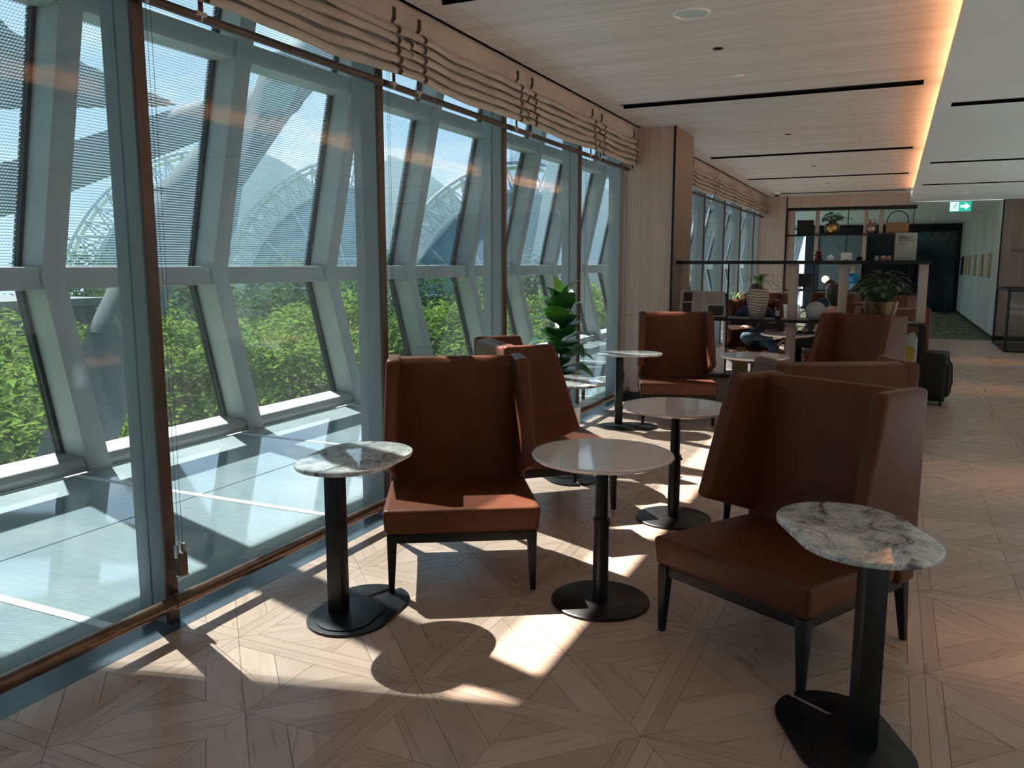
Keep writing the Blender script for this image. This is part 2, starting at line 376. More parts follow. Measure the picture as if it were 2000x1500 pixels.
def tag(o, label=None, cat=None, group=None, kind=None):
    if label: o['label'] = label
    if cat: o['category'] = cat
    if group: o['group'] = group
    if kind: o['kind'] = kind
    return o
def thing(name, label, cat, loc=(0, 0, 0), rz=0, group=None):
    o = bpy.data.objects.new(name, None); COL.objects.link(o); o.empty_display_size = 0.1
    o.location = loc; o.rotation_euler = (0, 0, rz); return tag(o, label, cat, group)
def struct(name, loc=(0, 0, 0)):
    o = bpy.data.objects.new(name, None); COL.objects.link(o); o.empty_display_size = 0.1; o.location = loc
    o['kind'] = 'structure'; return o
def dup(root, loc, rz, label=None, group=None, scale=None):
    r = root.copy(); COL.objects.link(r); r.location = loc; r.rotation_euler = (0, 0, rz)
    if label: r['label'] = label
    if group: r['group'] = group
    if scale: r.scale = scale
    for ch in list(root.children):
        c = ch.copy(); COL.objects.link(c); c.parent = r
        for g in list(ch.children):
            d = g.copy(); COL.objects.link(d); d.parent = c
    return r

# ------------------------------------------------------------------ floor: parquet squares with star-cut planks
floor = struct('floor')
MB().box(-2.80, 6.0, -13.0, 20.0, -0.12, -0.004).build('subfloor', 'subfloor', floor, smooth=0)
T = 0.895; OX, OY = -2.475, 2.545
def tile_pieces(i, j):
    x0, y0 = OX+i*T, OY+j*T; out = []; bw = 0.058
    x1, y1 = x0+T, y0+T
    out.append(([(x0, y0), (x1, y0), (x1-bw, y0+bw), (x0+bw, y0+bw)], (1, 0)))
    out.append(([(x1, y1), (x0, y1), (x0+bw, y1-bw), (x1-bw, y1-bw)], (1, 0)))
    out.append(([(x0, y1), (x0, y0), (x0+bw, y0+bw), (x0+bw, y1-bw)], (0, 1)))
    out.append(([(x1, y0), (x1, y1), (x1-bw, y1-bw), (x1-bw, y0+bw)], (0, 1)))
    cx, cy = x0+T/2, y0+T/2; h = T/2-bw; a = h*0.48
    for sx in (1, -1):
        for sy in (1, -1):
            for poly in ([(0, 0), (a, 0), (h, h-a), (h, h)], [(a, 0), (h, 0), (h, h-a)]):
                for sw in (0, 1):
                    p = [(q[1], q[0]) if sw else q for q in poly]
                    p = [(cx+sx*q[0], cy+sy*q[1]) for q in p]
                    out.append((p, (sx*0.7071, sy*0.7071)))
    return out
def clip(poly, xmin, ymax):
    def cl(p, f, g):
        o = []
        for k in range(len(p)):
            A, B = p[k], p[(k+1) % len(p)]
            fa, fb = f(A), f(B)
            if fa >= 0: o.append(A)
            if (fa >= 0) != (fb >= 0):
                t = fa/(fa-fb); o.append((A[0]+(B[0]-A[0])*t, A[1]+(B[1]-A[1])*t))
        return o
    poly = cl(poly, lambda q: q[0]-xmin, 0)
    return cl(poly, lambda q: ymax-q[1], 0) if poly else poly
def plank_geo(poly, d, gap=0.0011):
    ar = sum(poly[k][0]*poly[(k+1) % len(poly)][1]-poly[(k+1) % len(poly)][0]*poly[k][1] for k in range(len(poly)))
    if abs(ar) < 2e-3: return None
    if ar < 0: poly = poly[::-1]
    cx = sum(p[0] for p in poly)/len(poly); cy = sum(p[1] for p in poly)/len(poly)
    n = len(poly); q = []
    for k in range(n):   # inset each edge by the gap
        a, b, c = poly[k-1], poly[k], poly[(k+1) % n]
        e1 = Vector((b[0]-a[0], b[1]-a[1])); e2 = Vector((c[0]-b[0], c[1]-b[1]))
        if e1.length < 1e-5 or e2.length < 1e-5: q.append(b); continue
        e1.normalize(); e2.normalize(); n1 = Vector((-e1.y, e1.x)); n2 = Vector((-e2.y, e2.x))
        m = n1+n2; L = max(0.35, 1+n1.dot(n2)); q.append((b[0]+m.x*gap/L, b[1]+m.y*gap/L))
    return q
def plank_obj(name, items, parent):
    vs, fs, uvs, rn = [], [], [], []
    for poly, d, r in items:
        o = len(vs); n = len(poly)
        vs += [(p[0], p[1], 0.0) for p in poly] + [(p[0], p[1], -0.004) for p in poly]
        nf = [tuple(range(o, o+n))] + [(o+k, o+n+k, o+n+(k+1) % n, o+(k+1) % n) for k in range(n)]
        for f in nf:
            fs.append(f); rn.append(r)
            for i in f: uvs += [vs[i][0]*d[0]+vs[i][1]*d[1], -vs[i][0]*d[1]+vs[i][1]*d[0]]
    me = bpy.data.meshes.new(name); me.from_pydata(vs, [], fs)
    me.uv_layers.new(name='UVMap').data.foreach_set('uv', uvs)
    me.attributes.new('rnd', 'FLOAT', 'FACE').data.foreach_set('value', rn)
    me.materials.append(M['floor']); me.update()
    o = bpy.data.objects.new(name, me); COL.objects.link(o); o.parent = parent; return o
def in_view(x, y):
    d = Vector((x, y, -CAM_H)); z = d.dot(Fw)
    if z < 0.3: return False
    px = 1000+F_PX*d.dot(Rt)/z; py = 750-F_PX*d.dot(Up)/z
    return -40 < px < 2040 and py < 1540
pieces = []
for i in range(-1, 10):
    for j in range(-17, 20):
        for poly, d in tile_pieces(i, j):
            poly = clip(poly, -2.775, 19.8)
            if len(poly) < 3: continue
            q = plank_geo(poly, d)
            if q is None: continue
            cx = sum(p[0] for p in q)/len(q); cy = sum(p[1] for p in q)/len(q)
            ar = abs(sum(q[k][0]*q[(k+1) % len(q)][1]-q[(k+1) % len(q)][0]*q[k][1] for k in range(len(q))))/2
            pieces.append(((0 if in_view(cx, cy) else 1), -ar/(cx*cx+cy*cy+2.5)**1.5, q, d, random.random()))
pieces.sort(key=lambda t: t[:2])
for p in pieces[:298]: plank_obj('plank', [p[2:5]], floor)
tag(plank_obj('further_planks', [p[2:5] for p in pieces[298:]], floor), kind='stuff')

carp = MB().box(-2.80, 2.0, 19.8, 31.2, -0.1, 0.002).build('floor_carpet', 'carpet', smooth=0); tag(carp, kind='structure')
carp = MB().box(3.2, 6.0, -13.0, 19.9, 0.001, 0.006).build('floor_carpet', 'palebounce', smooth=0); tag(carp, kind='structure')  # unseen pale sheet, added to bounce neutral light onto the white ceiling

# ------------------------------------------------------------------ inner glazed wall
XG = -2.95
def inner_bay(idx, y0, y1, z1=3.2):
    w = struct('window_%d' % idx)
    MB().box(XG-0.006, XG+0.006, y0+0.055, y1, 0.0, z1).build('pane', 'gl_in', w, smooth=0)
    MB().box(-3.03, -2.865, y0, y0+0.05, -0.02, z1).build('mullion', 'steel', w, bevel=0.003)
    MB().box(-2.865, -2.845, y0-0.004, y0+0.054, -0.02, z1).build('mullion_cap', 'bronze2', w, bevel=0.002)
    m = MB(); m.tube([(-2.768, y0+0.10, 0.131), (-2.768, y1-0.05, 0.131)], 0.031, 14); m.build('foot_rail', 'bronze', w)
    m = MB(); m.tube([(-2.768, y0-0.05, 0.131), (-2.768, y0+0.10, 0.131)], 0.0335, 14)
    m.box(-2.85, -2.775, y0+0.01, y0+0.04, 0.115, 0.147); m.build('rail_collar', 'bronze', w)
    m = MB(); m.tube([(-2.82, y0+0.02, 2.665), (-2.82, y1, 2.665)], 0.021, 12); m.build('upper_rail', 'bronze2', w)
    MB().box(-3.06, -2.775, y0, y1, -0.03, 0.001).build('sill_strip', 'slate', w, smooth=0)
BAY1 = [-13.0, -11.48, -9.73, -7.98, -6.23, -4.48, -2.73, -0.98, 0.77, 2.52, 4.27, 6.02, 7.77, 9.30]
BAY2 = [10.2, 11.95, 13.7, 15.45, 17.2, 18.95, 20.0]
n = 1
for b in (BAY1, BAY2):
    for k in range(len(b)-1):
        inner_bay(n, b[k], b[k+1]); n += 1
inner_bay(n, 20.6, 25.6); n += 1
inner_bay(n, 25.6, 31.0); n += 1

for y_ in (9.24, 10.2, 19.94, 20.6):
    tag(MB().box(-3.03, -2.892, y_, y_+0.06, 0, 3.2).build('trim_2', 'steel', bevel=0.003), kind='structure')
for y_ in (9.3, 20.0):
    tag(MB().box(-3.03, -2.892, y_, y_+(0.9 if y_ < 10 else 0.6), 0, 3.2).build('trim_3', 'steel', smooth=0), kind='structure')
# glass ledge outside the inner panes
led = struct('trim_1')
YS = [-2.85+1.74*k for k in range(-6, 36)]
for k in range(len(YS)-1):
    for (xa, xb) in ((-4.30, -3.06), (-5.56, -4.315)):
        MB().box(xa, xb, YS[k]+0.05, YS[k+1]-0.012, -0.06, 0.0).build('glass_panel', 'ledge', led, smooth=0)
    MB().box(-5.56, -3.06, YS[k]-0.008, YS[k]+0.046, -0.05, 0.002).build('joint_strip', 'joint', led, smooth=0)
MB().box(-6.3, -3.0, -14.0, 60.0, -0.5, -0.065).build('slab', 'concrete', led, smooth=0)

# ------------------------------------------------------------------ outer facade, folded outwards at the transom
FP = [(-5.56, 0.0), (-5.93, 1.50), (-5.50, 3.48), (-5.08, 5.30)]
def fx(z):
    for (xa, za), (xb, zb) in zip(FP, FP[1:]):
        if z <= zb: return xa+(xb-xa)*(z-za)/(zb-za)
    return FP[-1][0]
def fac_strip(y0, y1, d0, d1, za, zb, mat, name, par, bevel=0):
    zs = [za] + [z for _, z in FP if za < z < zb] + [zb]
    poly = [(fx(z)-d0, z) for z in zs] + [(fx(z)-d1, z) for z in reversed(zs)]
    return MB().prism(poly, 'y', y0, y1).build(name, mat, par, bevel=bevel, smooth=0 if not bevel else 30)
FY = [4.35+1.75*k for k in range(-10, 33)]
for k in range(len(FY)-1):
    w = struct('window_%d' % n); n += 1
    ya, yb = FY[k], FY[k+1]
    fac_strip(ya-0.10, ya+0.10, 0.0, 0.30, 0.0, 5.30, 'fac', 'mullion', w, 0.012)
    fac_strip(ya-0.135, ya-0.10, 0.24, 0.31, 0.10, 5.30, 'gasket', 'gasket', w)
    fac_strip(ya+0.10, yb-0.10, 0.02, 0.28, 1.40, 1.575, 'fac', 'transom', w, 0.012)
    fac_strip(ya+0.10, yb-0.10, 0.02, 0.28, 3.44, 3.60, 'fac', 'top_beam', w, 0.012)
    MB().prism([(-5.90, 0.0), (-5.60, 0.0), (-5.585, 0.055), (-5.62, 0.11), (-5.90, 0.13)], 'y', ya+0.10, yb-0.10).build('sill', 'fac', w, bevel=0.01)
    fac_strip(ya+0.10, yb-0.135, 0.27, 0.285, 0.10, 1.41, 'gl_out', 'lower_pane', w)
    fac_strip(ya+0.10, yb-0.135, 0.27, 0.285, 1.565, 3.45, 'gl_frit', 'upper_pane', w)
    fac_strip(ya+0.10, yb-0.135, 0.27, 0.285, 3.59, 5.30, 'gl_frit', 'top_pane', w)
tag(MB().box(-5.10, -2.66, -14.0, 60.0, 5.30, 5.5).build('ceiling_ledge', 'concrete', smooth=0), kind='structure')
tag(MB().box(-3.25, -3.08, -14.0, 60.0, 3.22, 5.30).build('wall_fascia', 'concrete', smooth=0), kind='structure')
# unseen slab, added outside over the near bays to shade the floor
h = 9.0; ox, oy = SUN_DIR.x/SUN_DIR.z*h, SUN_DIR.y/SUN_DIR.z*h
A = Vector((-2.228+ox, 2.29+oy)); dv = Vector((1.04, 0.29)).normalized(); nv = Vector((dv.y, -dv.x))
P = [A-dv*9, A+dv*3.2, A+dv*3.2+nv*9, A-dv*9+nv*12]
tag(MB().prism([tuple(p) for p in P], 'z', h, h+0.3).build('sun_blocker', 'tube', smooth=0), kind='structure')

# ------------------------------------------------------------------ ceilings
ceil = struct('ceiling')
ZC, ZW = 3.115, 2.92
SLOT = [4.27, 7.89, 12.22, 15.60, 19.05]; SL_X0, SL_X1, SW = -2.52, 0.14, 0.215
m = MB(); ys = [-13.0] + [v for y in SLOT for v in (y, y+SW)] + [20.0]
for k in range(0, len(ys), 2): m.box(-2.465, 0.60, ys[k], ys[k+1], ZC, ZC+0.05)
for y in SLOT: m.box(SL_X1, 0.60, y, y+SW, ZC, ZC+0.05)
m.build('veneer_panel', 'ceilwood', ceil, smooth=0)
m = MB()
for k in range(0, len(ys), 2): m.box(-2.70, -2.468, ys[k], ys[k+1], ZC, ZC+0.05)
for y in SLOT: m.box(-2.70, SL_X0, y, y+SW, ZC, ZC+0.05)
m.build('edge_panel', 'ceilwood', ceil, smooth=0)
MB().box(-2.70, -2.675, -13.0, 9.3, ZC, 3.5).build('pocket_face', 'ceilwood', ceil, smooth=0)
MB().box(-2.70, -2.675, 10.2, 20.0, ZC, 3.5).build('pocket_face', 'ceilwood', ceil, smooth=0)
MB().box(-3.2, 0.6, -13.0, 20.0, 3.5, 3.6).build('ceiling_void', 'white', ceil, smooth=0)
MB().box(0.60, 0.66, -13.0, 20.0, ZW+0.045, 3.6).build('cove_upstand', 'white', ceil, smooth=0)
# lower white ceiling, with the slots cut in
m = MB(); ysw = [-13.0] + [v for y in (7.93, 12.36, 15.73) for v in (y, y+0.19)] + [20.0]
for k in range(0, len(ysw), 2): m.box(0.25, 6.0, ysw[k], ysw[k+1], ZW, ZW+0.04)
for y in (7.93, 12.36, 15.73): m.box(0.25, 0.36, y, y+0.19, ZW, ZW+0.04)
m.box(0.25, 0.262, -13.0, 20.0, ZW+0.04, ZW+0.06)
m.box(-2.9, 6.0, 20.1, 31.3, ZW, ZW+0.05)
wc = m.build('ceiling_lowered', 'white', smooth=0); tag(wc, kind='structure')
for y in SLOT:
    t = thing('air_slot', 'black linear air slot in the wood ceiling', 'air vent', (SL_X0, y, ZC), group='black linear slots in the wood ceiling')
    m = MB(); m.box(0.001, SL_X1-SL_X0-0.001, 0.0005, 0.004, -0.001, 0.09); m.box(0.001, SL_X1-SL_X0-0.001, SW-0.004, SW-0.0005, -0.001, 0.09); m.box(0, SL_X1-SL_X0, 0, SW, 0.085, 0.09); m.build('slot_box', 'darkvoid', t, smooth=0)
    m = MB(); m.box(0.0, SL_X1-SL_X0, 0.102, 0.114, 0.012, 0.06); m.build('blade', 'black', t, smooth=0)
nm = ['nearest black slot in the white lowered ceiling', 'second black slot in the white lowered ceiling', 'farthest black slot in the white lowered ceiling, just before the exit sign']
for y, lb in zip((7.93, 12.36, 15.73), nm):
    t = thing('air_slot', lb, 'air vent', (0.36, y, ZW), group='black linear slots in the white ceiling')
    m = MB(); m.box(0.001, 5.6, 0.0005, 0.004, -0.001, 0.09); m.box(0.001, 5.6, 0.186, 0.1895, -0.001, 0.09); m.box(0, 5.6, 0, 0.19, 0.085, 0.09); m.build('slot_box', 'darkvoid', t, smooth=0)
    m = MB(); m.box(0, 5.6, 0.09, 0.102, 0.012, 0.06); m.build('blade', 'black', t, smooth=0)
sl = [o for o in S.objects if o.name.startswith('air_slot')]
for o, lb in zip(sl, ['black air slot cut by the top edge of the picture', 'longest black air slot in the wood ceiling, in front of the near wood pillar', 'black air slot in the wood ceiling just past the near wood pillar', 'black air slot in the wood ceiling, second beyond the near pillar', 'farthest black air slot, close to the wood header above the far shelves']): o['label'] = lb
# cove light hidden behind the edge of the white ceiling
t = thing('cove_light', 'warm orange light strip along the edge between wood and white ceilings', 'light', (0.40, 8.5, ZW+0.05))
MB().box(-0.02, 0.02, -11.4, 11.4, 0, 0.02).build('channel', 'metal', t, smooth=0)
MB().box(-0.012, 0.012, -11.4, 10.2, 0.021, 0.032).build('diode_strip', 'led', t, smooth=0)

# ------------------------------------------------------------------ pillars, header and enclosing walls
def pillar(nm, y0, y1):
    p = struct(nm)
    MB().box(-2.885, -2.30, y0+0.02, y1-0.02, 0.0, 3.5).build('core', 'black', p, smooth=0)
    for z0, z1 in ((0.10, 1.005), (1.009, 3.5)):
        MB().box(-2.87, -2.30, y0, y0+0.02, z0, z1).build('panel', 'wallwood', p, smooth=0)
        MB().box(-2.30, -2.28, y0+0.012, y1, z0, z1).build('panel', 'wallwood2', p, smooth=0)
    MB().box(-2.90, -2.292, y0-0.012, y0+0.02, 0, 0.10).build('skirting', 'black', p, smooth=0)
    MB().box(-2.302, -2.276, y0-0.004, y0+0.012, 0.0, 3.5).build('corner_trim', 'black', p, smooth=0)
    MB().box(-2.90, -2.87, y0-0.01, y0+0.02, 0.0, 3.3).build('edge_trim', 'wallwood', p, smooth=0)
pillar('pillar', 9.3, 10.2); pillar('pillar', 20.0, 20.6)
hd = MB().box(-2.28, 0.26, 20.0, 20.08, 2.86, 3.5).build('wall_header', 'wallwood', smooth=0); tag(hd, kind='structure')
wr = struct('wall_right')
MB().box(2.0, 2.12, 20.0, 31.3, 0.0, ZW).build('plaster', 'plaster', wr, smooth=0)
MB().box(1.985, 2.0, 20.05, 31.3, 0.0, 0.07).build('skirting', 'black', wr, smooth=0)
wf = struct('wall_far_right')
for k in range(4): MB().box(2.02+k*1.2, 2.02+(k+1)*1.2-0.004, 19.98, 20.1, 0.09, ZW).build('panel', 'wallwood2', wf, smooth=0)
MB().box(1.99, 2.015, 19.965, 20.0, 0.0, ZW).build('edge_trim', 'black', wf, smooth=0)
MB().box(2.0, 6.8, 19.95, 20.1, 0.0, 0.09).build('skirting', 'black', wf, smooth=0)
m = MB()
for k, (x, w_) in enumerate([(2.20, 0.05), (2.27, 0.045), (2.33, 0.05), (2.40, 0.045), (2.46, 0.05), (2.53, 0.05)]):
    m.box(x, x+0.012, 19.972, 19.98, 1.845, 1.915); m.box(x, x+w_, 19.972, 19.98, 1.845 + 0.03*(k % 3 == 1), 1.858 + 0.03*(k % 3 == 1)); m.box(x+w_-0.012, x+w_, 19.972, 19.98, 1.845, 1.915)
m.build('lettering', 'bronze2', wf, smooth=0)
w = MB().box(6.0, 6.1, -13.0, 20.1, 0, 3.6).build('wall_side', 'plaster', smooth=0); tag(w, kind='structure')
w = MB().box(-3.2, 6.1, -13.1, -13.0, -0.1, 3.6).build('wall_back', 'wallwood2', smooth=0); tag(w, kind='structure')

# end wall: dark glazed screen in a black frame
dw = struct('door_1')
MB().box(-2.9, 2.0, 31.35, 31.5, 0, ZW).build('dark_backing', 'navy', dw, smooth=0)
for (x0, x1) in ((-2.8, -0.95), (-0.85, 0.55), (0.62, 1.86)): MB().box(x0, x1, 31.2, 31.22, 0.06, 2.66).build('pane', 'darkteal', dw, smooth=0)
for (x0, x1, z0, z1) in ((-2.9, 2.0, 2.66, ZW), (-2.9, 2.0, 0, 0.06), (1.86, 2.0, 0.06, 2.66), (0.55, 0.62, 0.06, 2.66), (-0.95, -0.85, 0.06, 2.66)): MB().box(x0, x1, 31.15, 31.25, z0, z1).build('frame_bar', 'black', dw, smooth=0)
m = MB()
for k in range(4): m.tube([(0.62+k*0.34, 31.17, 2.62), (0.80+k*0.34, 31.17, 2.36)], 0.008, 6); m.tube([(0.80+k*0.34, 31.17, 2.36), (0.96+k*0.34, 31.17, 2.62)], 0.012, 6)
m.build('lattice', 'greyglass', dw)  # pale tubes stand in for a V-shaped reflection in the glass
sc_ = struct('wall_screen')
MB().box(-2.35, -0.98, 30.6, 30.64, 0.05, 2.60).build('pane', 'greyglass', sc_, smooth=0)
MB().box(-2.75, -2.36, 30.55, 30.65, 0.0, ZW).build('panel', 'navy', sc_, smooth=0)
MB().box(-2.36, -0.95, 30.58, 30.66, 2.60, 2.66).build('head_rail', 'black', sc_, smooth=0)
#==PART2==
# ------------------------------------------------------------------ roman blinds
def blind(y0, y1, label, group, detail=True):
    t = thing('roman_blind', label, 'blind', (-2.74, y0, 2.70), group=group)
    L = y1-y0; nf = 5; fh = 0.058; rnd = random.Random(int(y0*100))
    ph = [rnd.uniform(0, 6.28) for _ in range(4*nf)]
    def prof(k, s):   # fold k, s in 0..1 going up: (x, z)
        x = [0.004, 0.048, 0.062, 0.054, 0.034, 0.004]; z = [0.010, -0.010, 0.010, 0.026, 0.042, 0.057]
        i = min(4, int(s*5)); f = s*5-i
        return x[i]+(x[i+1]-x[i])*f, k*fh + z[i]+(z[i+1]-z[i])*f
    def pt(y, k, s, off=0.0):
        u = y/L; x, z = prof(k, s)
        sag = 0.018*math.sin(PI*min(1, max(0, (u-0.09)/0.82)))*(1-0.13*k)
        rip = 0.0035*math.sin(u*11+ph[k]) + 0.0025*math.sin(u*23+ph[k+nf])
        return (x + off + 0.008*math.sin(u*9+ph[k+2*nf])*(x > 0.03), y, z - sag + rip)
    NU = 84 if detail else 26
    rows = []
    for k in range(nf):
        for q in range(6): rows.append([pt(L*i/NU, k, q/5) for i in range(NU+1)])
    top = nf*fh
    for z in (top+0.02, top+0.12, 0.72): rows.append([(0.022, L*i/NU, z) for i in range(NU+1)])
    m = MB(); m.grid(rows)
    m.box(-0.004, 0.0, 0.005, L-0.005, 0.03, 0.7)
    m.build('folded_fabric', 'linen', t, smooth=50)
    for yc in (0.14, L-0.14):
        m = MB(); rows = []
        for k in range(nf):
            for q in range(6): rows.append([pt(yc-0.015, k, q/5, 0.008), pt(yc+0.015, k, q/5, 0.008)])
        rows.append([(0.030, yc-0.015, top+0.02), (0.030, yc+0.015, top+0.02)])
        rows.append([(0.030, yc-0.015, top+0.08), (0.030, yc+0.015, top+0.08)])
        m.grid(rows).build('ribbon', 'ribbon', t, smooth=0)
        if detail:
            m = MB(); m.box(0.012, 0.018, yc-0.012, yc+0.012, -0.045, 0.012); m.build('ribbon_tail', 'ribbon', t, smooth=0)
            m = MB(); m.box(0.008, 0.022, yc-0.028, yc+0.028, -0.062, -0.047); m.box(0.010, 0.020, yc-0.006, yc+0.006, -0.085, -0.062); m.build('clip', 'metal', t, smooth=0)
        if not detail: continue
    return t
bl = ['cream folded blind over the first window, cut by the top of the picture', 'cream folded blind over the second window from the near end, with brown ribbons', 'cream folded blind over the third window from the near end', 'cream folded blind ending against the near wood pillar', 'cream roman blind nearest the camera, mostly above the picture']
EDGE = [0.85, 2.63, 4.40, 6.14, 7.88, 9.29]
for k in range(5): blind(EDGE[k], EDGE[k+1], [bl[4], bl[0], bl[1], bl[2], bl[3]][k], 'folded roman blinds over the near windows')
E2 = [10.22, 12.03, 13.78, 15.53, 17.28, 19.02, 19.98]
bn = ['just behind the near wood pillar', 'second past the near wood pillar', 'third past the near wood pillar', 'fourth past the near wood pillar', 'fifth past the near wood pillar', 'narrow, ending against the far wood pillar']
for k in range(6): blind(E2[k], E2[k+1], 'cream roman blind ' + bn[k], 'folded roman blinds over the far windows', False)
# bead chains with weights beside each inner mullion
cl = ['beside the mullion nearest the camera', 'on the second mullion, behind the tall armchair', 'on the third mullion, behind the wing chair seen from behind', 'on the fourth mullion, by the fig plant', 'against the near wood pillar']
for k, y in enumerate((2.545, 4.295, 6.045, 7.795, 9.17)):
    t = thing('blind_chain', 'blind chain with bronze weight ' + cl[k], 'blind chain', (-2.795, y, 0.22), group='blind chains with weights')
    m = MB()
    for dy in (0.0, 0.022):
        z = 0.145
        while z < 2.58:
            r = 0.0028; c = (0, dy, z)
            m.add([(c[0]+r, c[1], c[2]), (c[0]-r, c[1], c[2]), (c[0], c[1]+r, c[2]), (c[0], c[1]-r, c[2]), (c[0], c[1], c[2]+r*1.2), (c[0], c[1], c[2]-r*1.2)],
                  [(0, 2, 4), (2, 1, 4), (1, 3, 4), (3, 0, 4), (2, 0, 5), (1, 2, 5), (3, 1, 5), (0, 3, 5)]); z += 0.0085
    m.build('bead_chain', 'gasket', t, smooth=0)
    m = MB(); m.box(-0.012, 0.012, -0.013, 0.035, 0.012, 0.11); m.build('weight', 'bronze2', t, bevel=0.004)
    MB().box(-0.013, 0.013, -0.014, 0.036, 0.0, 0.0115).build('end_cap', 'metal', t, bevel=0.002)
    for ya_ in (-0.016, 0.024): MB().box(-0.014, 0.006, ya_, ya_+0.012, 0.09, 0.15).build('side_clip', 'metal', t, bevel=0.002)

# ------------------------------------------------------------------ wing chairs
CH = 'tan leather wing chairs'
def make_chair():
    t = thing('wing_chair', '', 'chair', group=CH)
    s = MB(); s.hexa([(-0.375, -0.405, 0.305), (0.375, -0.405, 0.305), (0.365, 0.23, 0.305), (-0.365, 0.23, 0.305)],
                     [(-0.385, -0.415, 0.432), (0.385, -0.415, 0.432), (0.375, 0.23, 0.418), (-0.375, 0.23, 0.418)])
    s.build('seat', 'leather', t, bevel=0.028, seg=4)
    f = MB(); f.box(-0.355, 0.355, -0.385, -0.345, 0.258, 0.304); f.box(-0.355, -0.32, -0.345, 0.36, 0.258, 0.304); f.box(0.32, 0.355, -0.345, 0.36, 0.258, 0.304); f.box(-0.32, 0.32, 0.32, 0.36, 0.258, 0.304)
    f.build('seat_frame', 'blackwood', t, bevel=0.003)
    for sx in (-1, 1):
        a = [(sx*(0.365-d), y) for d, y in ((0.0, -0.395), (0.05, -0.395), (0.05, -0.348), (0.0, -0.348))]
        b = [(sx*(0.36-d), y) for d, y in ((0.0, -0.392), (0.026, -0.392), (0.026, -0.366), (0.0, -0.366))]
        MB().hexa([(x, y, 0.0) for x, y in b], [(x, y, 0.303) for x, y in a]).build('leg', 'blackwood', t, bevel=0.004)
        a = [(sx*(0.36-d), y) for d, y in ((0.0, 0.305), (0.048, 0.305), (0.048, 0.355), (0.0, 0.355))]
        b = [(sx*(0.352-d), y) for d, y in ((0.0, 0.372), (0.026, 0.372), (0.026, 0.398), (0.0, 0.398))]
        MB().hexa([(x, y, 0.0) for x, y in b], [(x, y, 0.303) for x, y in a]).build('leg', 'blackwood', t, bevel=0.004)
    b = MB(); b.prism([(0.19, 0.30), (0.365, 0.285), (0.375, 0.60), (0.375, 1.085), (0.27, 1.098), (0.235, 1.05), (0.205, 0.55)], 'x', -0.352, 0.352)
    b.build('backrest', 'leather', t, bevel=0.020, seg=3)
    for sx in (-1, 1):
        side = [(-0.125, 0.560), (0.05, 1.105), (0.378, 1.100), (0.372, 0.285), (0.24, 0.285), (0.235, 0.435)]
        def off(p, o): return sx*(o + 0.020*(1.1-p[1])/0.55*max(0, (0.25-p[0])/0.37))
        m = MB(); nn = len(side)
        vs = [(off(p, 0.300 + 0.030*max(0, (0.3-p[0]))), p[0], p[1]) for p in side] + [(off(p, 0.378), p[0], p[1]) for p in side]
        m.add(vs, [tuple(range(nn)), tuple(range(2*nn-1, nn-1, -1))] + [(i, nn+i, nn+(i+1) % nn, (i+1) % nn) for i in range(nn)])
        m.build('wing', 'leather', t, bevel=0.026, seg=4)
    return t
chair0 = make_chair(); used = []
def chair(x, y, deg, label, s=None):
    if not used:
        used.append(1); chair0.location = (x, y, 0); chair0.rotation_euler = (0, 0, R(deg)); chair0['label'] = label; return chair0
    return dup(chair0, (x, y, 0), R(deg), label)
chair(-2.02, 3.72, 30.2, 'tan wing chair with a sunlit seat, nearest to the window rail')
chair(-0.345, 3.55, -28.2, 'largest tan wing chair, in front on the right with a marble table over its seat')
chair(-2.09, 5.02, 132, 'tan wing chair seen from behind, facing the fig plant by the window')
chair(-1.985, 8.36, 18.6, 'tan wing chair facing the camera in front of the near wood pillar')
chair(-0.345, 8.72, -29, 'tan wing chair facing the camera beside the black suitcase')
chair(-0.352, 4.80, -151, 'tan wing chair seen from its back, directly behind the big front right chair')
chair(-1.70, 11.80, 20, 'tan wing chair behind the open shelf, holding the seated man in jeans')
chair(-0.03, 10.72, -166, 'tan wing chair showing its back just behind the potted plant on the open shelf')
chair(-0.66, 11.80, -80, 'tan wing chair of the woman in pink, mostly hidden behind the open shelf')
chair(-1.93, 14.6, 24, 'sunlit orange tan wing chair farther along the window, past the striped vase')
chair(-0.95, 15.2, -20, 'tan wing chair of the person with the laptop, far past the open shelf')
chair(-0.10, 14.4, -35, 'tan wing chair far down the room, behind the leaves of the shelf plant')

# ------------------------------------------------------------------ round and pill tables
def make_round():
    t = thing('round_table', '', 'table', group='round pedestal tables')
    MB().lathe([(0.0, 0.702), (0.312, 0.702), (0.326, 0.711), (0.330, 0.718), (0.330, 0.723), (0.326, 0.727), (0.0, 0.727)], n=72).build('tabletop', 'round', t, smooth=40)
    m = MB(); m.lathe([(0.0, 0.01), (0.037, 0.01), (0.037, 0.40), (0.040, 0.40), (0.040, 0.415), (0.0, 0.415)], n=28); m.build('lower_column', 'black', t)
    m = MB(); m.lathe([(0.0, 0.40), (0.030, 0.40), (0.030, 0.690), (0.12, 0.690), (0.12, 0.701), (0.0, 0.701)], n=28); m.box(0.037, 0.047, -0.008, 0.008, 0.385, 0.40); m.build('upper_column', 'black', t)
    MB().lathe([(0.0, 0.0), (0.225, 0.0), (0.234, 0.004), (0.234, 0.012), (0.228, 0.016), (0.0, 0.016)], n=72).build('base_plate', 'black', t, smooth=40)
    return t
r0 = make_round(); r0.location = (-1.178, 3.565, 0); r0['label'] = 'round pale table on a black pedestal, nearest, between the two front wing chairs'
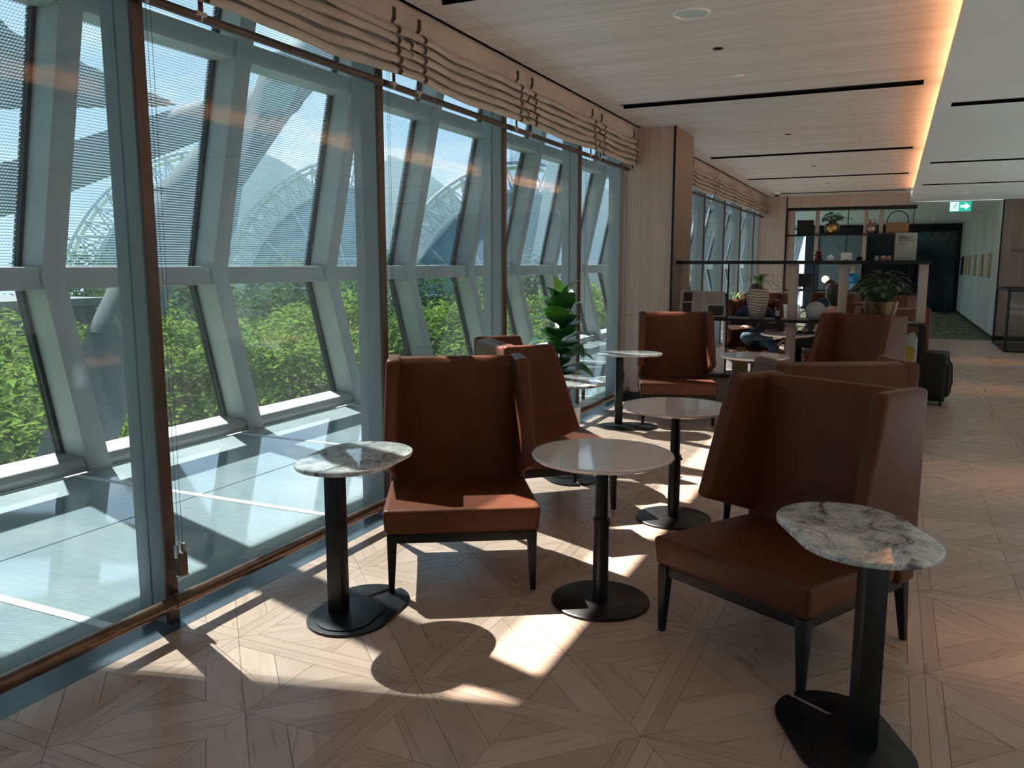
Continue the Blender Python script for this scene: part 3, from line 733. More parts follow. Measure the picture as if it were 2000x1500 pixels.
for x, y, lb in ((-1.172, 4.985, 'round pale table on a black pedestal, second from the front, behind the nearest round one'), (-1.165, 8.10, 'round pale table in front of the open shelf, between two far wing chairs'),
                 (-1.165, 10.84, 'round table with drinks just behind the wood post of the open shelf'), (-1.17, 13.85, 'round table with the open laptop on it')):
    dup(r0, (x, y, 0), 0, lb)
def stadium(L, r, n=26):
    pts = []
    for s in (1, -1):
        for k in range(n+1):
            a = -PI/2+PI*k/n; pts.append((s*L/2+s*r*math.cos(a), s*r*math.sin(a)))
    return pts
def slotted(L, r, s0, ang, hw=0.017):   # pill outline with a slot cut in from the edge to point s0
    d = Vector((math.cos(ang), math.sin(ang))); pe = Vector((-d.y, d.x)); o = Vector(s0); out = []; done = False
    pts = stadium(L, r, 60)
    ins = [((Vector(p)-o).dot(d) > 0 and abs((Vector(p)-o).dot(pe)) < hw) for p in pts]
    k0 = next(i for i in range(len(pts)) if not ins[i] and ins[(i+1) % len(pts)])
    res = []; i = (k0+1) % len(pts)
    while ins[i]: i = (i+1) % len(pts)
    j = i
    while True:
        res.append(pts[j]); 
        if j == k0: break
        j = (j+1) % len(pts)
    sgn = 1 if (Vector(pts[k0])-o).dot(pe) > 0 else -1
    far = (Vector(pts[k0])-o).dot(d)
    res.append(tuple(o+d*far+pe*hw*sgn))
    for q in range(9):
        a = PI/2+PI*q/8
        res.append(tuple(o + d*math.cos(a)*hw + pe*math.sin(a)*hw*sgn))
    far2 = (Vector(pts[i])-o).dot(d)
    res.append(tuple(o+d*far2-pe*hw*sgn))
    return res
def pill_table(name, x, y, deg, post, slot, label):
    """post and slot given in world offsets from the centre, turned into the table's own axes"""
    a = R(deg); ca, sa = math.cos(a), math.sin(a)
    def loc(v): return (v[0]*ca+v[1]*sa, -v[0]*sa+v[1]*ca)
    t = thing(name, label, 'side table', (x, y, 0), a, 'pill shaped marble side tables')
    MB().prism(stadium(0.21, 0.215), 'z', 0.718, 0.738).build('tabletop', 'marble', t, bevel=0.006, seg=3, smooth=40)
    px, py = loc(post)
    m = MB(); m.box(px-0.036, px+0.036, py-0.036, py+0.036, 0.02, 0.705); m.build('post', 'black', t, bevel=0.002)
    m = MB(); m.box(min(px-0.06, -0.14), max(px+0.06, 0.14), py-0.06, py+0.06, 0.706, 0.7175); m.build('top_plate', 'black', t, bevel=0.002)
    s0, s1 = loc(slot[0]), loc(slot[1]); ang = math.atan2(s1[1]-s0[1], s1[0]-s0[0])
    MB().prism(slotted(0.21, 0.187, s0, ang), 'z', 0.0, 0.013).build('base_plate', 'black', t, bevel=0.002, smooth=40)
    e = 1 if px > 0 else -1
    m = MB(); m.prism([(q[0]+e*0.075, q[1]) for q in stadium(0.12, 0.128)], 'z', 0.0131, 0.020); m.build('cover_plate', 'black', t, bevel=0.002, smooth=40)
    return t
pill_table('side_table', -2.164, 3.0, 97, (-0.066, -0.070), ((-0.035, 0.12), (0.03, 0.30)), 'pill shaped marble side table between the window rail and the sunlit wing chair')
pill_table('side_table', -0.061, 2.825, -65, (0.062, -0.035), ((-0.045, 0.125), (-0.20, 0.215)), 'pill shaped marble side table, nearest, standing over the big front right chair')
pill_table('side_table', -2.29, 7.72, 25, (-0.115, 0.04), ((0.06, 0.08), (0.24, 0.20)), 'pill shaped marble side table in front of the near wood pillar')
pill_table('side_table', -2.155, 5.68, -45, (-0.09, 0.03), ((0.09, -0.11), (0.22, -0.23)), 'pill shaped marble side table beside the fig plant at the window')
pill_table('side_table', -0.10, 7.62, -65, (0.05, -0.06), ((-0.045, 0.12), (-0.2, 0.22)), 'pill shaped marble side table, mostly hidden, before the far right wing chair')

# ------------------------------------------------------------------ plants
def leaf(mb, base, dirv, up, L, Wd, droop=0.3, cup=0.12, shape='fig', nu=6):
    d = Vector(dirv).normalized(); u = Vector(up); s = d.cross(u).normalized(); u = s.cross(d).normalized(); rows = []
    for i in range(nu+1):
        t = i/nu
        if shape == 'fig': w = Wd*(0.30*math.sin(PI*min(1, t*1.6)) * (t < 0.62) + (t >= 0.0)*math.sin(PI*t**0.8)**0.75*0.85)*0.5
        elif shape == 'blade': w = Wd*0.5*(1-t)**0.6*min(1, 0.4+t*4)
        else: w = Wd*0.5*math.sin(PI*t**0.75)**0.9
        w = max(w, 0.0015); c = Vector(base)+d*(L*t) - Vector((0, 0, 1))*(droop*L*t*t) + u*(0.10*L*math.sin(PI*t))
        rows.append([tuple(c + s*w*q + u*(cup*w*abs(q)**1.5 + 0.05*w*math.sin(7*t+3*q))) for q in (-1, -0.5, 0, 0.5, 1)])
    mb.grid(rows)
t = thing('fig_plant', 'fiddle leaf fig plant in a white pot by the window, behind the wing chair', 'plant', (-2.47, 6.32, 0))
MB().lathe([(0.0, 0.0), (0.13, 0.0), (0.16, 0.05), (0.175, 0.42), (0.165, 0.42), (0.155, 0.36), (0.0, 0.36)], n=36).build('pot', 'whitepot', t)
MB().lathe([(0, 0.35), (0.155, 0.35), (0.10, 0.375), (0, 0.38)], n=24).build('soil', 'soil', t)
MB().tube([(0, 0, 0.35), (0.012, 0, 0.7), (-0.006, 0.006, 1.0), (0.0, 0, 1.30)], [0.014, 0.012, 0.010, 0.005], 8).build('stem', 'bark', t)
rg = random.Random(3)
for k in range(27):
    z = 0.58+0.70*(k/26.0); a = k*2.4+0.5; big = 1-0.35*abs(k/26-0.35); el = 0.42+1.0*(k/26)**2
    m = MB(); leaf(m, (0.012*math.cos(a), 0.012*math.sin(a), z), (math.cos(a), math.sin(a), el), (0, 0, 1) if el < 1.0 else (-math.cos(a), -math.sin(a), 0.3), 0.37*big+rg.uniform(-0.02, 0.02), 0.25*big, 0.62-0.45*(k/26))
    m.build('leaf', 'figleaf2' if k in (20, 9, 4) else 'figleaf', t, smooth=80)
m = MB(); leaf(m, (0, 0, 1.27), (-0.25, -0.1, 1.0), (0.9, -0.3, 0.2), 0.24, 0.17, 0.0); m.build('leaf', 'figleaf2', t, smooth=80)

def bushy(t, n, r0, zb, H, Wd, L, Wl, seed, mat):
    g = random.Random(seed)
    for k in range(n):
        a = k*2.399; q = math.sqrt((k+0.5)/n); rr = Wd*q; z = zb+H*(1-0.6*q*q)+g.uniform(-0.05, 0.04)
        m = MB(); m.tube([(r0*0.5*math.cos(a), r0*0.5*math.sin(a), zb-0.05), (rr*0.7*math.cos(a), rr*0.7*math.sin(a), z)], 0.0035, 4)
        st = m
        leaf(st, (rr*0.7*math.cos(a), rr*0.7*math.sin(a), z), (math.cos(a+g.uniform(-.5, .5)), math.sin(a+g.uniform(-.5, .5)), 0.45-0.6*q), (0, 0, 1), L*g.uniform(0.8, 1.15), Wl*g.uniform(.85, 1.15), 0.35, shape='oval', nu=4)
        st.build('leaf', mat, t, smooth=80)

# ------------------------------------------------------------------ near open shelf (divider)
SY0, SY1 = 9.46, 9.86
t = thing('open_shelf', 'low black open shelf with wooden posts beside the near wood pillar', 'shelf', (-1.0, SY0, 0))
def bx(name, x0, x1, y0, y1, z0, z1, mat, b=0.002): MB().box(x0+1.0, x1+1.0, y0-SY0, y1-SY0, z0, z1).build(name, mat, t, bevel=b)
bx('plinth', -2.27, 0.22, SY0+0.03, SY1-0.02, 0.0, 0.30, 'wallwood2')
bx('plinth_top', -2.275, 0.25, SY0, SY1, 0.30, 0.345, 'black')
bx('shelf_board', -2.275, 0.33, SY0, SY1, 0.955, 0.985, 'black')
bx('top_beam', -2.275, 0.36, SY0, SY1, 1.595, 1.632, 'black')
for x in (-1.04, -0.525, 0.245):
    bx('post', x, x+0.09, SY0+0.10, SY0+0.24, 0.986, 1.594, 'wallwood')
for x in (-1.04, -0.525): bx('post', x, x+0.09, SY0+0.10, SY0+0.24, 0.346, 0.954, 'wallwood')
for x in (-1.69, 0.335): bx('rod', x, x+0.016, SY0+0.02, SY0+0.04, 0.986 if x < 0 else 0.0, 1.594 if x < 0 else 0.954, 'black', 0)
bx('rod', -1.69, -1.674, SY0+0.02, SY0+0.04, 0.346, 0.954, 'black', 0)
bx('leg', 0.29, 0.335, SY0+0.0, SY0+0.045, 0.0, 0.954, 'black')
bx('leg', 0.29, 0.335, SY1-0.045, SY1, 0.0, 0.954, 'black')
ZS, ZT = 0.986, 1.633
# newspaper on its stand
t = thing('newspaper_stand', 'open newspaper leaning on a stand at the pillar end of the shelf', 'newspaper', (-1.98, SY0+0.12, ZS), R(6))
def tilt(o): o.rotation_euler = (R(-22), 0, 0); return o
tilt(MB().box(-0.26, 0.26, 0.006, 0.016, 0, 0.30).build('stand_board', 'black', t, smooth=0))
MB().box(-0.26, 0.26, -0.03, 0.16, 0.0, 0.006).build('stand_foot', 'black', t, smooth=0)
m = MB(); m.hexa([(-0.27, -0.002, 0.008), (0, 0.0, 0.008), (0, 0.0, 0.325), (-0.27, -0.006, 0.33)], [(-0.27, 0.004, 0.008), (0, 0.006, 0.008), (0, 0.006, 0.325), (-0.27, 0.0, 0.33)]); pg = tilt(m.build('page', 'paper', t, smooth=0))
for (x0, x1, z0, z1) in ((-0.23, -0.13, 0.19, 0.30), (-0.23, -0.13, 0.05, 0.17)): MB().box(x0, x1, -0.0075, -0.006, z0, z1).build('photo_print', 'ink', pg, smooth=0)
m = MB(); [m.box(-0.11, -0.01, -0.0065, -0.0058, 0.03+0.0155*k, 0.034+0.0155*k) for k in range(17)]; m.build('text_lines', 'greyink', pg, smooth=0)
m = MB(); m.hexa([(0, 0.0, 0.008), (0.26, -0.002, 0.008), (0.24, -0.006, 0.315), (0, 0.0, 0.32)], [(0, 0.006, 0.008), (0.26, 0.004, 0.008), (0.24, 0.0, 0.315), (0, 0.006, 0.32)]); pg = tilt(m.build('page', 'paper', t, smooth=0))
MB().box(0.06, 0.235, -0.0075, -0.006, 0.02, 0.14).build('photo_print', 'ink', pg, smooth=0)
m = MB(); [m.box(0.02, 0.22, -0.0075, -0.0068, 0.16+0.0155*k, 0.164+0.0155*k) for k in range(9)]; m.build('text_lines', 'greyink', pg, smooth=0)
# striped vase with a small palm
t = thing('striped_vase', 'tall grey brown striped vase with wavy bands on the low shelf', 'vase', (-1.37, SY0+0.16, ZS))
MB().lathe([(0, 0), (0.070, 0), (0.078, 0.01), (0.10, 0.10), (0.122, 0.22), (0.126, 0.27), (0.118, 0.30), (0.100, 0.315), (0.095, 0.333), (0.085, 0.333), (0.085, 0.31), (0, 0.29)], n=40).build('body', 'vase', t)
t = thing('palm_plant', 'small spiky palm standing out above the striped vase, by the far windows', 'plant', (-1.80, 12.75, 0))
MB().lathe([(0, 0), (0.16, 0), (0.19, 0.5), (0.18, 0.5), (0.17, 0.45), (0, 0.45)], n=24).build('pot', 'whitepot', t)
MB().tube([(0, 0, 0.42), (0.02, 0, 0.9), (0, 0, 1.28)], [0.06, 0.045, 0.05], 8).build('trunk', 'bark', t)
g = random.Random(5)
for k in range(26):
    a = k*2.4; m = MB(); leaf(m, (0, 0, 1.27), (math.cos(a), math.sin(a), 0.2+1.2*g.random()), (-math.cos(a), -math.sin(a), 1), 0.50, 0.040, 0.5, shape='blade', nu=5); m.build('leaf', 'palmleaf', t, smooth=80)
g2 = thing('palm_plant', 'second spiky palm, lower, left of the taller one by the far windows', 'plant', (-2.15, 12.9, 0))
MB().lathe([(0, 0), (0.15, 0), (0.17, 0.45), (0.16, 0.45), (0.15, 0.40), (0, 0.40)], n=24).build('pot', 'whitepot', g2)
MB().tube([(0, 0, 0.38), (0, 0, 1.08)], [0.05, 0.04], 8).build('trunk', 'bark', g2)
for k in range(16):
    a = k*2.4; m = MB(); leaf(m, (0, 0, 1.07), (math.cos(a), math.sin(a), 0.3+g.random()), (-math.cos(a), -math.sin(a), 1), 0.26, 0.026, 0.5, shape='blade', nu=5); m.build('leaf', 'palmleaf', g2, smooth=80)
# dark bottle with a card, grey ball vase, big plant in a basket pot
t = thing('card_holder', 'small black upright holder with a pale card on the low shelf', 'card holder', (-1.135, SY0+0.07, ZS))
MB().box(-0.032, 0.032, -0.03, 0.03, 0, 0.115).build('body', 'black', t, bevel=0.004)
MB().box(-0.022, 0.022, -0.033, -0.030, 0.040, 0.10).build('card', 'greyball', t, smooth=0)
MB().lathe([(0, 0.115), (0.008, 0.115), (0.008, 0.13), (0, 0.13)], (-0.028, 0, 0), 10).build('knob', 'metal', t)
t = thing('ball_vase', 'round grey glazed ball vase on the low shelf, right of the wood post', 'vase', (-0.745, SY0+0.14, ZS))
MB().lathe([(0, 0), (0.05, 0), (0.06, 0.006), (0.085, 0.03), (0.105, 0.075), (0.108, 0.105), (0.098, 0.145), (0.07, 0.18), (0.035, 0.197), (0.022, 0.20), (0.022, 0.204), (0.014, 0.204), (0.014, 0.19), (0, 0.19)], n=40).build('body', 'greyball', t)
t = thing('potted_plant', 'bushy mottled green plant in a ridged brass pot on the low shelf', 'plant', (-0.10, SY0+0.19, ZS))
m = MB(); prof = [(0, 0), (0.115, 0)]
for k in range(15): prof.append((0.120+0.055*(k/14)**0.8+(0.0035 if k % 2 else 0), 0.006+0.2*k/14))
prof += [(0.176, 0.215), (0.160, 0.215), (0.155, 0.19), (0, 0.19)]
m.lathe(prof, n=40).build('pot', 'brassdark', t)
bushy(t, 84, 0.10, 0.24, 0.27, 0.29, 0.15, 0.085, 11, 'potleaf')
# things on the plinth
t = thing('ribbed_vase', 'ribbed brass vase on the plinth under the open shelf', 'vase', (-1.52, SY0+0.12, 0.346))
prof = [(0, 0), (0.07, 0)] + [(0.075+(0.004 if k % 2 else 0), 0.01+0.2*k/20) for k in range(21)] + [(0.06, 0.23), (0.05, 0.30), (0.055, 0.31), (0.04, 0.31), (0.04, 0.22), (0, 0.22)]
MB().lathe(prof, n=36).build('body', 'brassdark', t)
t = thing('menu_stand', 'white folded menu card standing on the plinth beside the far wing chair', 'menu', (-1.76, SY0+0.13, 0.346), R(15))
MB().hexa([(-0.05, -0.03, 0), (0.05, -0.03, 0), (0.05, -0.028, 0), (-0.05, -0.028, 0)], [(-0.05, 0.0, 0.30), (0.05, 0.0, 0.30), (0.05, 0.002, 0.30), (-0.05, 0.002, 0.30)]).build('front_leaf', 'whitepot', t, smooth=0)
MB().hexa([(-0.05, 0.034, 0), (0.05, 0.034, 0), (0.05, 0.036, 0), (-0.05, 0.036, 0)], [(-0.05, 0.0, 0.30), (0.05, 0.0, 0.30), (0.05, 0.002, 0.30), (-0.05, 0.002, 0.30)]).build('back_leaf', 'whitepot', t, smooth=0)
# on the top beam
t = thing('stacked_vase', 'small dark red vase of stacked discs on the black top beam', 'vase', (-0.745, SY0+0.15, ZT))
MB().lathe([(0, 0), (0.028, 0), (0.044, 0.010), (0.044, 0.022), (0.025, 0.034), (0.025, 0.04), (0.046, 0.052), (0.046, 0.064), (0.022, 0.076), (0.036, 0.088), (0.036, 0.10), (0.018, 0.108), (0.018, 0.114), (0, 0.114)], n=32).build('body', 'red', t)
t = thing('lidded_jar', 'small white lidded jar on the black top beam', 'jar', (-0.625, SY0+0.15, ZT))
MB().lathe([(0, 0), (0.03, 0), (0.038, 0.015), (0.036, 0.035), (0.028, 0.042), (0, 0.042)], n=28).build('body', 'whitepot', t)
MB().lathe([(0, 0.0425), (0.026, 0.0425), (0.024, 0.052), (0.01, 0.058), (0.01, 0.066), (0, 0.066)], n=24).build('lid', 'whitepot', t)
t = thing('display_card', 'plain white card standing on the black top beam', 'card', (-0.465, SY0+0.15, ZT))
MB().box(-0.055, 0.055, -0.002, 0.002, 0, 0.085).build('card', 'whitepot', t, smooth=0); MB().box(-0.03, 0.03, -0.01, 0.012, 0, 0.006).build('foot', 'black', t, smooth=0)
t = thing('black_pot', 'little black pot with a stalk on the black top beam', 'pot', (-0.335, SY0+0.15, ZT))
MB().lathe([(0, 0), (0.024, 0), (0.034, 0.015), (0.034, 0.03), (0.022, 0.045), (0, 0.045)], n=28).build('body', 'black', t); MB().tube([(0, 0, 0.04), (0.002, 0, 0.068)], 0.003, 6).build('stalk', 'black', t)
for x, lb, mt, sx in ((-0.165, 'small bluish pot at the back of the black top beam', 'greyball', 0.9), (-0.10, 'small pink pot on the black top beam, left of the notice', 'pink', 1.1), (-0.045, 'smallest pinkish pot on the black top beam, touching the notice side', 'pink', 0.85)):
    t = thing('small_pot', lb, 'pot', (x, SY0+0.20, ZT), group='little pots on the top beam')
    MB().lathe([(0, 0), (0.018*sx, 0), (0.027*sx, 0.012), (0.028*sx, 0.03), (0.016*sx, 0.045), (0.016*sx, 0.052), (0, 0.052)], n=24).build('body', mt, t)
t = thing('notice', 'upright beige notice card with grey print on the black top beam', 'sign', (0.105, SY0+0.13, ZT), R(-8))
MB().box(-0.105, 0.105, -0.002, 0.002, 0.004, 0.285).build('card', 'card', t, smooth=0)
MB().box(-0.106, 0.106, -0.004, -0.0025, 0.002, 0.288).build('cover_sheet', 'gl_clear', t, smooth=0)
MB().box(-0.10, 0.10, -0.03, 0.03, 0.0, 0.004).build('foot', 'gl_clear', t, smooth=0)
m = MB()
for k, wdt in enumerate((0.075, 0.13, 0.11, 0.155)): m.box(-0.075, -0.075+wdt, -0.0026, -0.0021, 0.252-0.016*k, 0.259-0.016*k)
for k, wdt in enumerate((0.10, 0.08)): m.box(-0.075, -0.075+wdt, -0.0026, -0.0021, 0.178-0.012*k, 0.182-0.012*k)
m.box(-0.075, 0.08, -0.0026, -0.0021, 0.022, 0.027); m.build('print_lines', 'ink', t, smooth=0)

# ------------------------------------------------------------------ far open shelf
FY0, FY1 = 20.10, 20.45
t = thing('open_shelf', 'tall black open shelf with glass backs under the wood header, far end', 'shelf', (-1.0, FY0, 0))
def fx_(name, x0, x1, y0, y1, z0, z1, mat, b=0.002): return MB().box(x0+1.0, x1+1.0, y0-FY0, y1-FY0, z0, z1).build(name, mat, t, bevel=b)
fx_('top_board', -2.26, 0.40, FY0, FY1, 2.80, 2.86, 'black'); fx_('shelf_board', -2.26, 0.36, FY0, FY1, 2.225, 2.26, 'black')
fx_('shelf_board', -2.26, 0.36, FY0, FY1, 1.60, 1.64, 'black'); fx_('shelf_board', -2.26, 0.36, FY0, FY1, 0.97, 1.01, 'black')
for x in (-1.68, -0.66, -0.345): fx_('post', x, x+0.085, FY0+0.12, FY0+0.20, 2.261, 2.799, 'wallwood'); 
for x in (-1.68, -0.66): fx_('post', x, x+0.085, FY0+0.12, FY0+0.20, 1.641, 2.224, 'wallwood')
for x in (-0.99, 0.33): fx_('rod', x, x+0.02, FY0+0.05, FY0+0.07, 2.261, 2.799, 'black', 0)
for x in (-1.0, -0.335): fx_('rod', x, x+0.02, FY0+0.05, FY0+0.07, 1.641, 2.224, 'black', 0)
for x in (-1.65, -0.6, 0.30): fx_('rod', x, x+0.03, FY0+0.05, FY0+0.08, 0.0, 0.969, 'black', 0); 
for x in (-1.66, 0.31): fx_('rod', x, x+0.03, FY0+0.05, FY0+0.08, 1.011, 1.599, 'black', 0)
fx_('side_post', -2.26, -2.12, FY0+0.0, FY0+0.12, 0, 2.799, 'wallwood')
fx_('pane', -2.1, 0.32, FY1-0.02, FY1-0.012, 2.262, 2.798, 'gl_clear', 0); fx_('pane', -2.1, 0.32, FY1-0.02, FY1-0.012, 1.642, 2.223, 'gl_clear', 0)
ZA = 2.2605
t = thing('black_box', 'square black box on the upper far shelf', 'box', (-1.89, FY0+0.16, ZA))
MB().box(-0.17, 0.17, -0.12, 0.12, 0, 0.26).build('body', 'blackwood', t, bevel=0.004); MB().box(-0.173, 0.173, -0.123, 0.123, 0.261, 0.325).build('lid', 'blackwood', t, bevel=0.004)
t = thing('potted_plant', 'leafy plant in a round brass pot on the upper far shelf', 'plant', (-1.32, FY0+0.17, ZA))
MB().lathe([(0, 0), (0.10, 0), (0.14, 0.05), (0.165, 0.13), (0.16, 0.20), (0.135, 0.245), (0.12, 0.245), (0.12, 0.22), (0, 0.22)], n=32).build('pot', 'brass', t)
bushy(t, 44, 0.08, 0.26, 0.18, 0.22, 0.15, 0.085, 5, 'potleaf')
m = MB()
for k in range(7): leaf(m, (0.10+0.04*k, -0.03, 0.40-0.008*k), (0.8, -0.3, -0.1+0.08*(k % 3)), (0, 0, 1), 0.13, 0.07, 0.4, shape='oval', nu=4)
m.build('trailing_branch', 'potleaf', t, smooth=80)
t = thing('pitcher_vase', 'copper glazed pitcher vase with a cut rim on the upper far shelf', 'vase', (-0.50, FY0+0.14, ZA))
MB().lathe([(0, 0), (0.06, 0), (0.09, 0.05), (0.115, 0.11), (0.105, 0.17), (0.06, 0.23), (0.05, 0.26), (0.07, 0.32), (0.06, 0.32), (0.04, 0.26), (0, 0.24)], n=32).build('body', 'copper', t)
MB().tube([(0.06, 0, 0.30), (0.11, 0, 0.25), (0.10, 0, 0.18)], 0.010, 8).build('handle', 'copper', t)
t = thing('handled_basket', 'woven tan basket with a tall arched handle on the upper far shelf', 'basket', (0.03, FY0+0.15, ZA))
MB().prism([(-0.22, 0.0), (0.22, 0.0), (0.235, 0.225), (-0.235, 0.225)], 'y', -0.10, 0.10).build('body', 'wicker', t, bevel=0.02)
m = MB(); m.tube([(0.215*math.cos(PI*k/14), 0, 0.22+0.27*math.sin(PI*k/14)**0.8) for k in range(15)], 0.010, 8); m.build('handle', 'blackwood', t)
m = MB(); m.box(-0.24, 0.24, -0.105, 0.105, 0.215, 0.235); m.build('rim', 'wicker', t, bevel=0.004)
ZB = 1.0105
t = thing('globe_lamp', 'small table lamp with a glowing peach globe on a teal stem', 'lamp', (-1.40, FY0+0.15, ZB))
MB().lathe([(0, 0), (0.07, 0), (0.07, 0.015), (0.03, 0.02), (0.028, 0.15), (0.04, 0.155), (0, 0.155)], n=24).build('stem', 'teal', t); MB().ball((0, 0, 0.235), 0.082).build('globe', 'lampglow', t)
t = thing('figure_vase', 'tall bright blue glass vase with a tan neck, far behind the shelf plant', 'vase', (-0.82, FY0+0.14, ZB))
MB().lathe([(0, 0), (0.06, 0), (0.07, 0.02), (0.05, 0.10), (0.06, 0.14)], n=24).build('foot', 'pale_blue', t)
MB().lathe([(0.06, 0.14), (0.12, 0.22), (0.125, 0.30), (0.08, 0.36), (0.06, 0.37)], n=24).build('body', 'blue', t)
MB().lathe([(0.05, 0.37), (0.055, 0.42), (0.03, 0.47), (0.045, 0.53), (0.02, 0.545), (0, 0.545)], n=20).build('neck', 'tan', t)
t = thing('napkin_pile', 'folded white napkins left of the blue vase', 'napkin', (-1.07, FY0+0.14, ZB))
MB().prism([(-0.16, 0), (0.16, 0), (0.10, 0.03), (0.02, 0.055), (-0.10, 0.03)], 'y', -0.08, 0.08).build('napkin', 'whitepot', t, bevel=0.008)
t = thing('monitor', 'dark screen standing on the far shelf, right of the far wood pillar', 'screen', (-1.86, FY0+0.16, ZB))
MB().box(-0.16, 0.16, -0.012, 0.012, 0.06, 0.36).build('screen', 'black', t, bevel=0.004); MB().box(-0.02, 0.02, -0.01, 0.01, 0.008, 0.06).build('neck', 'black', t, smooth=0); MB().box(-0.09, 0.09, -0.06, 0.06, 0, 0.008).build('foot', 'black', t, smooth=0)

# ------------------------------------------------------------------ people
def bake(name, edges, P, rad, root, parent, colour, extra=None, sub=2):
    names = list(P); me = bpy.data.meshes.new(name+'_src'); me.from_pydata([P[k] for k in names], [(names.index(a), names.index(b)) for a, b in edges], [])
    o = bpy.data.objects.new(name+'_src', me); COL.objects.link(o)
    o.modifiers.new('skin', 'SKIN'); o.modifiers.new('sub', 'SUBSURF').levels = sub
    for i, k in enumerate(names):
        sv = me.skin_vertices[0].data[i]; r = rad[k]; sv.radius = r if isinstance(r, tuple) else (r, r); sv.use_root = (k == root)
    dg = bpy.context.evaluated_depsgraph_get(); ev = o.evaluated_get(dg); nm_ = bpy.data.meshes.new_from_object(ev)
    bpy.data.objects.remove(o)
    if extra:
        bm = bmesh.new(); bm.from_mesh(nm_); em = bpy.data.meshes.new('x'); em.from_pydata(extra.v, [], extra.f); bm.from_mesh(em); bm.to_mesh(nm_); bm.free()
    mats = []; seg = [(Vector(P[a]), Vector(P[b]), colour(a, b)) for a, b in edges]
    for _, _, c in seg:
        if c not in mats: mats.append(c)
    nm_.materials.clear()
    for c in mats: nm_.materials.append(M[c])
    for f in nm_.polygons:
        c = f.center; best = 1e9; bi = 0
        for A_, B_, cc in seg:
            d = B_-A_; tt = max(0, min(1, (c-A_).dot(d)/max(1e-9, d.length_squared))); q = (A_+d*tt-c).length
            if q < best: best = q; bi = mats.index(cc)
        f.material_index = bi; f.use_smooth = True
    ob = bpy.data.objects.new(name, nm_); COL.objects.link(ob); ob.parent = parent; return ob
def fingers(mb, wrist, fwd, side, upv, s=1.0, curl=0.5):
    w, f, sd_, u = Vector(wrist), Vector(fwd).normalized(), Vector(side).normalized(), Vector(upv).normalized()
    for k, (o, L) in enumerate(((-0.028, 0.062), (-0.010, 0.075), (0.010, 0.070), (0.028, 0.055))):
        a = w+f*0.075+sd_*o; b = a+(f-u*curl*0.5)*L*0.5; c = b+(f*0.6-u*curl)*L*0.5
        mb.tube([a-f*0.02, a, b, c], [0.0085*s, 0.0085*s, 0.0075*s, 0.006*s], 6)
    a = w+f*0.02-sd_*0.028; mb.tube([a, a+(f*0.5-sd_*0.7)*0.035, a+(f*0.9-sd_*0.6-u*0.2)*0.065], [0.011*s, 0.009*s, 0.007*s], 6)
